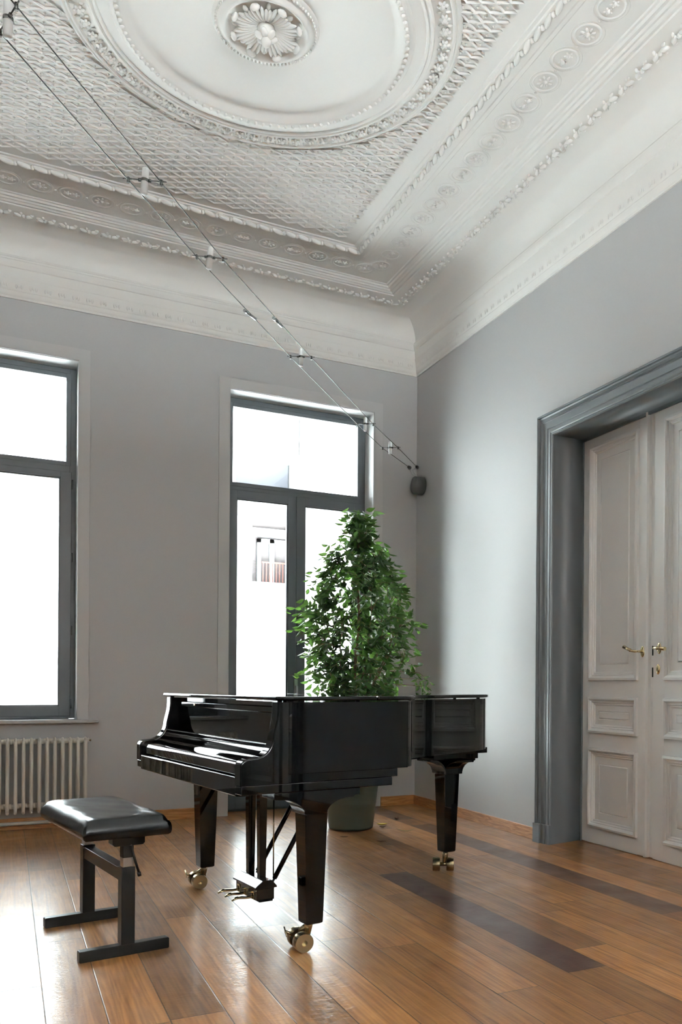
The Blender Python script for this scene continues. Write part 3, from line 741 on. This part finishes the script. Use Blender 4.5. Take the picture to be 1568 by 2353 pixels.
b = MB(); b.box(2.66, 2.97, 3.92, 4.35, .655, .690); b.box(2.50, 2.99, 3.86, 4.40, .690, .722); b.box(1.72, 2.62, 4.0, 4.12, .66, .722); b.box(1.9, 2.3, 3.62, 3.72, .66, .722)
PL(b).build('under_beam', BLACK, piano, bevel=.002)
b = MB(); b.box(1.72, 1.872, VR + .03, VL - .03, .622, .652) if False else b.box(1.22, 1.25, VR + .07, VL - .07, .642, .66); PL(b).build('key_slip_edge', BLACK, piano)
# legs
def leg(u, v, zt=.558, wt=.049, wb=.037, zb=.118):
    b = MB(); q = [(u - wt, v - wt, zt), (u + wt, v - wt, zt), (u + wt, v + wt, zt), (u - wt, v + wt, zt), (u - wb, v - wb, zb), (u + wb, v - wb, zb), (u + wb, v + wb, zb), (u - wb, v + wb, zb)]
    c = .010
    q += [(u - wb + c, v - wb + c, zb - .006), (u + wb - c, v - wb + c, zb - .006), (u + wb - c, v + wb - c, zb - .006), (u - wb + c, v + wb - c, zb - .006)]
    b.add(q, [(0, 1, 2, 3), (0, 4, 5, 1), (1, 5, 6, 2), (2, 6, 7, 3), (3, 7, 4, 0), (4, 8, 9, 5), (5, 9, 10, 6), (6, 10, 11, 7), (7, 11, 8, 4), (8, 11, 10, 9)])
    return PL(b).build('leg', BLACK, piano, bevel=.0025)
LEGS = [(1.528, 3.128), (1.540, 4.402), (2.832, 4.036)]
leg(*LEGS[0]); leg(*LEGS[1]); leg(LEGS[2][0], LEGS[2][1], .566, .052, .038)
# casters: local frame a = wheel axis direction, t = trail direction
def caster(u, v, aang, trail, brake=True, hw=.040, dv=.048):
    A = Vector((math.cos(aang), math.sin(aang), 0)); Tt = Vector((-A.y, A.x, 0)) * trail
    c0 = Vector((u, v, 0)); c = Vector((u, v + dv, 0)); wc = c + Tt * .028 + Vector((0, 0, .0385))
    root = MB(); root.tube([c0.lerp(c, .45) + Vector((0, 0, .114)), c0.lerp(c, .6) + Vector((0, 0, .09)), c0.lerp(c, .8) + Vector((0, 0, .045)) + Tt * .004], [.0175, .0165, .014], 16)
    root.tube([c0.lerp(c, .6) + Vector((0, 0, .100)), c + Vector((0, 0, .078)) + Tt * .022, wc + Vector((0, 0, .012))], [.010, .011, .012], 12)
    root.tube([wc - A * .032, wc + A * .032], .011, 12)
    r = PL(root).build('caster', BRASS, piano)
    for s in (-1, 1):
        m = MB(); q = []
        cc = wc + A * s * hw; Mx = Matrix.Identity(4)
        R = Matrix((tuple(A.cross(up)) , tuple(up), tuple(A))).transposed().to_4x4()
        pr = [(0, .0125 ), (.020, .0125), (.021, .0118), (.029, .0118), (.030, .0130), (.0365, .0130), (.0385, .011), (.0385, -.026), (.0365, -.029), (.012, -.029), (.012, -.010), (0, -.010)]
        m.lathe(pr, cc, 40, M=R)
        o = PL(m).build('wheel', BRASS, piano); o.parent = r; o.data.set_sharp_from_angle(angle=math.radians(35))
    if brake:
        m = MB(); p0 = wc + Tt * .028 + Vector((0, 0, .022)) - A * .004; p1 = p0 + Tt * .032 + Vector((0, 0, .016)); m.tube([p0, p1], .0065, 12)
        m.tube([p1 - A * .020 - Vector((0, 0, .014)), p1 + A * .020 + Vector((0, 0, .014))], .0032, 8)
        o = PL(m).build('brake_screw', BRASS, piano); o.parent = r
    return r
caster(LEGS[0][0] + .004, LEGS[0][1], math.radians(82), 1)
caster(LEGS[1][0] + .004, LEGS[1][1], math.radians(84), 1)
caster(LEGS[2][0], LEGS[2][1], math.radians(-32), -.35, False, .040, .02)
# pedal lyre
LV = 3.755
b = MB(); b.box(1.507, 1.590, LV - .127, LV + .127, .096, .150); b.box(1.515, 1.582, LV - .132, LV + .132, .090, .100)
PL(b).build('pedal_box', BLACK, piano, bevel=.003)
b = MB(); b.prism([(1.494, .150), (1.494, .158), (1.532, .186), (1.575, .186), (1.600, .158), (1.600, .150)], 'y', LV - .134, LV + .134); PL(b).build('pedal_box_roof', BLACK, piano, bevel=.002)
for v in (LV - .066, LV + .066):
    b = MB(); q = []
    for z, hu, hv in ((.180, .015, .0165), (.648, .019, .022)):
        q += [(1.553 - hu, v - hv, z), (1.553 + hu, v - hv, z), (1.553 + hu, v + hv, z), (1.553 - hu, v + hv, z)]
    b.add(q, [(0, 3, 2, 1), (4, 5, 6, 7)] + [(k, (k + 1) % 4, 4 + (k + 1) % 4, 4 + k) for k in range(4)]); PL(b).build('lyre_post', BLACK, piano, bevel=.002)
b = MB(); b.box(1.50, 1.60, LV - .12, LV + .12, .622, .653); PL(b).build('lyre_top_block', BLACK, piano, bevel=.002)
for v in (LV - .098, LV + .098):
    b = MB(); b.tube([(1.590, v, .162), (1.606, v, .188)], .006, 8); b.tube([(1.602, v, .182), (1.88, v, .66)], .011, 10); PL(b).build('lyre_brace', BLACK, piano)
b = MB(); b.tube([(1.603, LV - .085, .15), (1.603, LV - .085, .60)], .0032, 8); PL(b).build('pedal_rod', BRASS, piano)
b = MB(); b.box(1.585, 1.635, LV - .11, LV - .06, .598, .632); PL(b).build('rod_bracket', BLACK, piano, bevel=.002)
for v in (LV - .086, LV, LV + .086):
    m = MB(); ln = [(1.520, .112, .007, .006), (1.490, .110, .007, .006), (1.472, .110, .009, .006), (1.450, .1135, .012, .0065), (1.430, .1150, .0135, .0065), (1.416, .1110, .012, .006), (1.405, .1055, .006, .004)]
    vs = []; seg = 12
    for u, z, hw, hh in ln:
        for k in range(seg):
            t = 2 * PI * k / seg; vs.append((u, v + hw * math.cos(t), z + hh * math.sin(t)))
    fs = [(i * seg + k, i * seg + (k + 1) % seg, (i + 1) * seg + (k + 1) % seg, (i + 1) * seg + k) for i in range(len(ln) - 1) for k in range(seg)]
    fs += [tuple(range(seg)), tuple(range((len(ln) - 1) * seg, len(ln) * seg))]
    m.add(vs, fs, True); pd = PL(m).build('pedal', GOLD, piano)
    m = MB()
    m.box(1.502, 1.5075, v - .013, v + .013, .128, .134); m.box(1.502, 1.5075, v - .013, v + .013, .098, .102)
    m.box(1.502, 1.5075, v - .013, v - .0095, .102, .128); m.box(1.502, 1.5075, v + .0095, v + .013, .102, .128)
    PL(m).build('pedal_guide', GOLD, piano)

# ------------------------------------------------------------------ BENCH
BA = math.radians(9.6); bd = Vector((math.cos(BA), math.sin(BA), 0)); be = Vector((-bd.y, bd.x, 0))
bc = Vector((.362, 3.875, 0))
bench = empty('piano_bench', bc, BA, 'black leather adjustable piano bench on two T shaped metal legs', 'piano bench')
# local x across (short, along feet), local y along bench length
def seat():
    nx, ny = 20, 40; hx, hy = .158, .360; vs = []; fs = []
    zb = .471
    def top(a, c):   # a,c in -1..1
        ex = (1 - abs(a) ** 5.0) ** .5; ey = (1 - abs(c) ** 9) ** .5
        dip = -.014 * (1 - a * a) * math.cos(c * PI / 2) ** .5 if abs(c) < 1 else 0
        wav = .0022 * math.sin(9 * c + 3 * a) * math.sin(5 * a + 2 * c) * ex * ey
        return .054 + .036 * (ex * ey) ** .62 + dip * .9 + wav
    for j in range(ny + 1):
        for i in range(nx + 1):
            a = -1 + 2 * i / nx; c = -1 + 2 * j / ny
            a = math.copysign(abs(a) ** .8, a); c = math.copysign(abs(c) ** .8, c)
            rx = hx - .010 * (1 - (top(a, c) - .034) / .054) * 0; vs.append((a * hx, c * hy, zb + top(a, c)))
    g = lambda i, j: j * (nx + 1) + i
    for j in range(ny):
        for i in range(nx): fs.append((g(i, j), g(i + 1, j), g(i + 1, j + 1), g(i, j + 1)))
    # rounded skirt
    loop = [g(i, 0) for i in range(nx)] + [g(nx, j) for j in range(ny)] + [g(i, ny) for i in range(nx, 0, -1)] + [g(0, j) for j in range(ny, 0, -1)]
    prev = loop
    for f, z in ((1.035, zb + .046), (1.055, zb + .032), (1.055, zb + .018), (1.035, zb + .006), (.99, zb), (.90, zb + .001)):
        cur = []
        for k in loop:
            x, y, _ = vs[k]; cur.append(len(vs)); vs.append((x + (f - 1) * hx * (1 if x > 0 else -1) * min(1, abs(x) / hx * 1.0) ** 6, y + (f - 1) * hx * (1 if y > 0 else -1) * min(1, abs(y) / hy) ** 12, z))
        for k in range(len(loop)): fs.append((prev[k], cur[k], cur[(k + 1) % len(loop)], prev[(k + 1) % len(loop)]))
        prev = cur
    fs.append(tuple(prev))
    o = MB().add(vs, fs, True).build('seat', LEATHER, bench)
    return o
seat()
for sy in (-1, 1):
    y = sy * .292; xo = .014
    b = MB(); b.prism([(-.165, .003), (-.165, .040), (-.161, .044), (.175, .044), (.179, .040), (.179, .003), (.175, 0), (-.161, 0)], 'y', y - .019, y + .019); b.build('foot_bar', SATIN, bench, bevel=.002)
    b = MB(); b.box(xo - .026, xo + .026, y - .026, y + .026, .044, .348); b.build('post', SATIN, bench, bevel=.002)
    b = MB(); b.box(xo - .020, xo + .020, y - .020, y + .020, .348, .44); b.build('inner_tube', STEEL, bench, bevel=.002)
    b = MB(); b.prism([(xo - .062, .442), (xo - .054, .434), (xo + .054, .434), (xo + .062, .442), (xo + .062, .470), (xo - .062, .470)], 'y', y - .030, y + .030); b.build('seat_bracket', SATIN, bench, bevel=.002)
b = MB(); b.box(.014 - .022, .014 + .022, -.266, .266, .290, .340); b.build('cross_bar', SATIN, bench, bevel=.002)
b = MB(); b.box(.014 - .021, .014 + .021, -.313, -.272, .385, .436); b.build('clamp_sleeve', SATIN, bench, bevel=.002)
b = MB(); b.tube([(.020, -.325, .436), (.034, -.328, .38), (.050, -.33, .325)], [.005, .005, .0055], 10); b.tube([(.049, -.33, .328), (.053, -.33, .312)], .008, 10); b.build('height_lever', SATIN, bench)

# ------------------------------------------------------------------ RADIATOR
rad = empty('radiator', (0, 6.90, 0), 0, 'cream painted column radiator under the left window', 'radiator')
def section():
    b = MB(); z0, z1 = .128, .672
    for dy in (-.042, 0, .042):
        yy = dy; b.tube([(0, yy, z0 + .012), (0, yy, z0 + .04), (0, yy, z1 - .05), (0, yy, z1 - .018)], [.010, .0125, .0125, .011], 10)
        b.ball((0, yy, z0 + .012), .0115, .0115, .013, 10, 6); 
    b.ball((0, 0, z1 - .020), .0125, .056, .024, 12, 8); b.ball((0, 0, z0 + .055), .0125, .055, .026, 12, 8)
    b.tube([(-.0256, 0, z1 - .024), (.0256, 0, z1 - .024)], .0195, 12, cap=True); b.tube([(-.0256, 0, z0 + .055), (.0256, 0, z0 + .055)], .019, 12)
    return b
first = section().build('section', ENAMEL, rad); first.location = (.520, 0, 0)
for i in range(1, 27):
    c = first.copy(); col.objects.link(c); c.parent = rad; c.location = (.520 - .0512 * i, 0, 0)
b = MB(); b.tube([(.535, 0, .648), (.560, 0, .648)], .006, 8); b.tube([(.556, -.006, .654), (.556, .006, .642)], .004, 6); b.build('bleed_valve', BRASS, rad)
p = MB(); p.tube([(X0 + .02, 6.935, .052), (.62, 6.935, .052)], .013, 12)
p.tube([(.62, 6.935, .052), (.655, 6.935, .045), (.665, 6.94, .0)], .013, 12)
p = p.build('heating_pipe', PIPE); tag(p, 'painted heating pipe running low along the wall beneath the radiator', 'pipe')

# ------------------------------------------------------------------ CABLE LIGHTS
ZL = 3.04
A0, A1 = Vector((-.28, 2.43, ZL)), Vector((3.262, 6.955, ZL))
def linehit(px, py, z):
    d = fw + ir * ((px - CX) / FPX) + iu * ((CY - py) / FPX); t = (z - EYE) / d.z; return Vector((0, 0, EYE)) + d * t
cA = [(.013, 2.796), (.525, 3.505), (.875, 4.000), (1.609, 4.942), (2.432, 5.974), (2.853, 6.463)]
cB = [(-.030, 2.932), (.408, 3.547), (.762, 4.033), (1.495, 4.990), (2.328, 6.031), (2.747, 6.537)]
endB = Vector((3.20, 6.985, 3.036))
def cable(pts, label, anchor, tens):
    d0 = (Vector((*pts[1], ZL)) - Vector((*pts[0], ZL))).normalized()
    P = [Vector((*pts[0], ZL)) - d0 * 3.6] if False else [Vector((*pts[0], ZL)) - d0 * 1.55]
    P += [Vector((*q, ZL)) for q in pts] + [anchor]
    o = empty('lighting_cable', P[-1], 0, label, 'lighting cable', 'ceiling light cables')
    of = P[-1]
    def fin(b, n, m): b.v = [tuple(Vector(q) - of) for q in b.v]; return b.build(n, m, o)
    fin(MB().tube(P, .0023, 6), 'wire', CABLE)
    t = tens; d = (P[-1] - P[-2]).normalized()
    fin(MB().tube([t - d * .065, t - d * .045], [.009, .010], 10).tube([t - d * .045, t + d * .045], .008, 10), 'tensioner', STEEL)
    b = MB(); b.tube([anchor - d * .05, anchor - d * .03, anchor], [.004, .012, .017], 10); fin(b, 'wall_anchor', CABLE)
    return o
tA = linehit(640, 742, ZL); tB = linehit(577, 725, ZL)
cable(cA, 'right hand one of the two thin steel lighting cables, ending at the corner', A1, tA)
cable(cB, 'left hand one of the two thin steel lighting cables, ending on window wall', endB, tB)
where = ['cable lamp with frosted tube cut off by the top left photo corner', 'largest fully visible frosted tube lamp, nearest the camera on the cables',
         'frosted tube lamp second from camera, in front of the cornice cove', 'frosted tube lamp hanging just below the cornice edge above the tall window',
         'frosted tube lamp in front of the upper right window corner', 'frosted tube lamp nearest the wall corner, last on the cables']
for i, (a, c) in enumerate(zip(cA, cB)):
    pa_, pb2 = Vector((*a, ZL)), Vector((*c, ZL)); d = (pa_ - pb2); L_ = d.length; mid = (pa_ + pb2) / 2
    ang = math.atan2(d.y, d.x)
    o = empty('cable_lamp', mid, ang, where[i], 'cable lamp', 'cable lamps')
    k = random.uniform(-.5, .5) * .2 + .05
    MB().tube([(-L_ / 2 - .02, 0, .004), (L_ / 2 + .02, 0, .004)], .0022, 6).build('cross_rod', CABLE, o)
    for s in (-1, 1):
        MB().tube([(s * L_ / 2, 0, -.012), (s * L_ / 2, 0, .010)], .0055, 8).build('clamp', CABLE, o)
    M = Matrix.Rotation(.08, 4, 'Y') if i < 3 else Matrix.Identity(4)
    g = MB(); g.lathe([(0, -.052), (.010, -.052), (.0135, -.048), (.0135, .048), (.010, .052), (0, .052)], (0, 0, 0), 20, M=M); t_ = g.build('glass_tube', FROST, o)
    h = MB(); h.lathe([(.0142, -.006), (.0148, -.004), (.0148, .004), (.0142, .006)], (0, 0, .002), 16, M=M); h.tube([(-.024, 0, .003), (-.014, 0, .003)], .006, 8); h.tube([(.014, 0, .003), (.024, 0, .003)], .006, 8)
    h.build('tube_holder', CABLE, o)
# canister transformer on right wall
tc_ = empty('transformer', (X1, 6.875, 2.855), 0, 'round grey metal transformer canister fixed at the corner below the cables', 'transformer')
R = Matrix.Rotation(-PI / 2, 4, 'Y')
MB().lathe([(.070, 0), (.079, .002), (.079, .082), (.075, .088)], (0, 0, 0), 40, M=R).build('canister', DISC, tc_)
MB().lathe([(0, .084), (.072, .084), (.074, .088), (0, .0885)], (0, 0, 0), 40, M=R).build('cover', DISC, tc_)
b = MB(); b.tube([(-.05, .0, .079), (-.07, .03, .11), (-.075, .06, .15), (-.03, .078, .183)], .0022, 6); b.tube([(-.05, .0, .079), (-.09, .05, .11), (-.085, .105, .175)], .0022, 6); b.build('lead_wire', STEEL, tc_)

# ------------------------------------------------------------------ FICUS
PX, PY = 2.292, 6.02
plant = empty('potted_ficus', (PX, PY, 0), 0, 'tall leafy weeping fig in a dark green pot behind the piano', 'potted plant')
b = MB(); b.lathe([(0, .004), (.150, 0), (.163, .006), (.166, .02), (.187, .19), (.1895, .195), (.189, .205), (.212, .40), (.2145, .405), (.214, .415), (.228, .50), (.243, .505), (.247, .52), (.247, .548), (.240, .552), (.225, .548), (.215, .50), (0, .50)], (0, 0, 0), 56)
b.build('pot', POT, plant)
b = MB(); b.lathe([(0, .512), (.12, .510), (.218, .502)], (0, 0, 0), 24); b.build('soil', SOIL, plant)
RZ = [(.80, .44), (1.03, .50), (1.19, .55), (1.32, .52), (1.49, .50), (1.65, .49), (1.81, .44), (1.975, .33), (2.14, .25), (2.26, .17), (2.36, .13)]
def Rad(z):
    if z <= RZ[0][0]: return RZ[0][1]
    for (za, ra), (zb, rb) in zip(RZ, RZ[1:]):
        if z <= zb: return ra + (rb - ra) * (z - za) / (zb - za)
    return .05
rnd = random.Random(11)
lat = rt * .045      # crown leans a little sideways
stems = MB(); leaves = []; twigs = MB()
def axis(z): return lat * min(1, max(0, (z - .6) / .7)) 
stempaths = []
stem_specs = [(0, 0, 2.28, .017)] + [(rnd.uniform(0, 2 * PI), rnd.uniform(.35, .85), rnd.uniform(1.35, 2.0), rnd.uniform(.006, .010)) for _ in range(15)]
for ang, spread, zt, r in stem_specs:
    P = []
    base = Vector((math.cos(ang) * .06 * spread, math.sin(ang) * .06 * spread, .5))
    for k in range(9):
        t = k / 8; z = .5 + (zt - .5) * t
        rr = spread * Rad(z) * min(1, t * 1.3) * .8
        P.append(Vector((math.cos(ang) * rr, math.sin(ang) * rr, z)) + axis(z) + base * (1 - t) * .5 + Vector((rnd.uniform(-1, 1), rnd.uniform(-1, 1), 0)) * .012)
    stempaths.append(P); stems.tube(P, [r * (1 - .75 * k / 8) for k in range(9)], 7)
stems.build('stem', BARK, plant)
def add_leaf(p, d, size, tint):
    d = d.normalized(); side = d.cross(up)
    if side.length < .1: side = Vector((1, 0, 0))
    side.normalize(); side = (Matrix.Rotation(rnd.uniform(-1.1, 1.1), 3, d) @ side); n = d.cross(side)
    l = size; w = size * .225
    pts = [p, p + d * l * .25 + side * w * .85 + n * .004, p + d * l * .55 + side * w + n * .003, p + d * l * .82 + side * w * .45 - n * .004, p + d * l - n * .010,
           p + d * l * .82 - side * w * .45 - n * .004, p + d * l * .55 - side * w + n * .003, p + d * l * .25 - side * w * .85 + n * .004, p + d * l * .5 - n * .006]
    leaves.append((pts, tint))
def in_window(p): return p.y + PY < 6.93 and p.x + PX < 3.2
ncl = 0; tries = 0
while ncl < 500 and tries < 6000:
    tries += 1
    z = .78 + (2.36 - .78) * rnd.random() ** .95
    R_ = Rad(z); rr = R_ * rnd.random() ** .5; a = rnd.uniform(0, 2 * PI)
    rr *= .86 + .15 * math.sin(3 * a + 5.5 * z) * math.sin(9 * z + a) + .09 * math.sin(17 * z + 5 * a)
    c = Vector((math.cos(a) * rr, math.sin(a) * rr, z)) + axis(z)
    if not in_window(c): continue
    if rnd.random() > .35 + .65 * (R_ / .5): continue
    # nearest stem point lower down
    best = min((q for P in stempaths for q in P if q.z < z - .02), key=lambda q: (q - c).length)
    d = (c - best); L_ = min(d.length, .35); st = c - d.normalized() * L_
    tip = c + Vector((0, 0, -.02))
    mid = (st + c) / 2 + Vector((0, 0, .03))
    twigs.tube([st, mid, tip], [.0028, .002, .0012], 5, cap=False)
    outd = Vector((math.cos(a), math.sin(a), 0))
    nl = rnd.randint(7, 10)
    outer = rr / R_
    for k in range(nl):
        t = .15 + .85 * k / nl
        p = (st * (1 - t) ** 2 + mid * 2 * t * (1 - t) + tip * t * t) + Vector((rnd.gauss(0, .032), rnd.gauss(0, .032), rnd.gauss(0, .034)))
        dd = outd * rnd.uniform(.1, .9) + Vector((rnd.gauss(0, .6), rnd.gauss(0, .6), rnd.gauss(-.55, .35)))
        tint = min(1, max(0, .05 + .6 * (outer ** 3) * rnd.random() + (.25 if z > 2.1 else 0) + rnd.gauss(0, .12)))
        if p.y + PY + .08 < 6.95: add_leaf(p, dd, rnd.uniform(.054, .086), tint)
    ncl += 1
# a few sprays reaching out to the right
for k in range(5):
    z = 1.18 - .05 * k; s = rt * (.42 + .03 * (k % 3)) + fw * rnd.uniform(-.1, .1) + Vector((0, 0, z)); e = s + rt * (.17 - .03 * k) + Vector((0, 0, -.08))
    if k < 3:
        twigs.tube([s - rt * .15, (s + e) / 2 + Vector((0, 0, .03)), e], [.003, .002, .0012], 5, cap=False)
        for q in range(12):
            t = q / 11; add_leaf(s.lerp(e, t) + Vector((0, 0, .02 * (1 - t))), Vector((rnd.gauss(0, .5), rnd.gauss(0, .5), -.6 + rnd.gauss(0, .3))), rnd.uniform(.045, .065), .3)
twigs.build('twig', BARK, plant)
def leaf_mesh(leaves, name):
    vs = []; fs = []; ti = []
    for pts, t in leaves:
        o = len(vs); vs += [tuple(p) for p in pts]
        for q in ((0, 1, 8), (1, 2, 8), (2, 3, 8), (3, 4, 8), (4, 5, 8), (5, 6, 8), (6, 7, 8), (7, 0, 8)): fs.append(tuple(i + o for i in q)); ti.append(t)
    me = bpy.data.meshes.new(name); me.from_pydata(vs, [], fs); me.update()
    at = me.attributes.new('tint', 'FLOAT', 'FACE'); at.data.foreach_set('value', ti)
    me.polygons.foreach_set('use_smooth', [True] * len(fs))
    me.materials.append(LEAF); o = bpy.data.objects.new(name, me); col.objects.link(o); return o
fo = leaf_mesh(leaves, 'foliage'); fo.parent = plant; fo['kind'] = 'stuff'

# fallen leaves on the floor
YEL = mat('yellow_leaf', (.55, .42, .04, 1), .5); BRN = mat('brown_leaf', (.12, .06, .03, 1), .6); GRN = mat('dry_green_leaf', (.18, .20, .11, 1), .6)
def fallen(x, y, a, l, w, m, label, curl=.012, cat='fallen leaf'):
    b = MB(); n = 8; vs = []
    for i in range(n + 1):
        t = i / n; wd = w * math.sin(PI * min(.999, max(.001, t))) ** .8 + .0006; zc = .002 + curl * (2 * t - 1) ** 2
        for s in (-1, 0, 1): vs.append((l * (t - .5), s * wd, zc + abs(s) * wd * .45))
    fs = [(i * 3 + k, i * 3 + k + 1, (i + 1) * 3 + k + 1, (i + 1) * 3 + k) for i in range(n) for k in (0, 1)]
    o = b.add(vs, fs, True).build('fallen_leaf', m); o.location = (x, y, 0); o.rotation_euler = (0, 0, a)
    sol = o.modifiers.new('thick', 'SOLIDIFY'); sol.thickness = .0012
    tag(o, label, cat, 'fallen leaves on the floor'); return o
fallen(2.551, 6.03, -.2, .085, .022, YEL, 'bright yellow fallen leaf on the floor right of the plant pot')
fallen(2.512, 5.925, .1, .06, .014, BRN, 'curled brown fallen leaf just in front of the yellow one')
fallen(2.758, 6.224, .6, .05, .016, BRN, 'curled brown fallen leaf farthest right and nearest the corner', .02)
fallen(2.60, 5.70, -.45, .14, .006, GRN, 'long pale green fallen leaf curled up at both ends', .02)
fallen(2.105, 5.66, -.3, .06, .012, BRN, 'small dull fallen leaf directly in front of the plant pot', .006)
fallen(2.275, 5.39, -.5, .07, .010, BRN, 'thin dark fallen leaf on the floor closest to the piano', .006)

# ------------------------------------------------------------------ OUTSIDE
st = MB().box(-40, 40, -40, 60, -.28, -.18).build('street', STREET); struct(st)
BY = 17.0
def bparts(root, lst):
    off = Vector(root.location)
    for n, m, boxes in lst:
        b = MB()
        for q in boxes: b.box(*q)
        b.v = [(p[0] - off.x, p[1] - off.y, p[2] - off.z) for p in b.v]
        b.build(n, m, root)
ba = empty('town_house', (0, BY, -1.2), 0, 'pale rendered town house with recessed balconies seen through the tall window', 'building')
# front wall around two recesses:  upper (4.05..5.28, 4.95..5.75), lower (4.33..5.28, 3.05..4.45)
bparts(ba, [
    ('wall', FACADE, [(-14, 4.0, BY, BY + .8, -1.2, 9.5), (4.0, 5.28, BY, BY + .8, 5.75, 9.5), (4.0, 5.28, BY, BY + .8, 4.50, 4.92), (4.0, 4.33, BY, BY + .8, -1.2, 4.50), (4.33, 5.28, BY, BY + .8, -1.2, 3.10), (-14, 5.28, BY + .8, BY + 5, -1.2, 9.5)]),
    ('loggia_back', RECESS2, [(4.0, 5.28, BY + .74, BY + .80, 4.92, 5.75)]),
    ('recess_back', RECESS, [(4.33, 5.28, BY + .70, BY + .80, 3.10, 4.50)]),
    ('window', SHUT, [(4.60, 4.68, BY + .62, BY + .7, 3.12, 4.12), (4.86, 4.96, BY + .62, BY + .7, 3.12, 4.12), (4.60, 5.28, BY + .62, BY + .7, 4.04, 4.12), (4.45, 5.28, BY + .60, BY + .7, 4.16, 4.34)]),
    ('balcony_slab', FACADE, [(4.22, 5.28, BY - .35, BY + .1, 3.0, 3.10)]),
    ('balcony_rail', RAIL, [(4.68 + .07 * k, 4.70 + .07 * k, BY + .5, BY + .52, 3.12, 3.6) for k in range(8)] + [(4.66, 5.28, BY + .5, BY + .53, 3.6, 3.63)]),
    ('vent', RECESS2, [(.60, .72, BY - .12, BY, 6.3, 6.42)]),
])
bb_ = empty('party_wall_building', (5.3, 15.0, -1.2), 0, 'tall windowless whitish building with a strip of brick outside the right panes', 'building')
bparts(bb_, [('wall', FACADE2, [(5.3 + .0, 16, 16.2, 24, -1.2, 11)]), ('brick_strip', BRICK, [(6.1, 6.35, 16.17, 16.2, 3.2 + .11 * k, 3.26 + .11 * k) for k in range(40)])])

cw = MB(); cw.box(-26, 26, -34.4, -34, -.3, 17); cw = cw.build('added_sky_screen', SKYSCREEN); struct(cw)  # unseen wall added to block low sky from the rear window
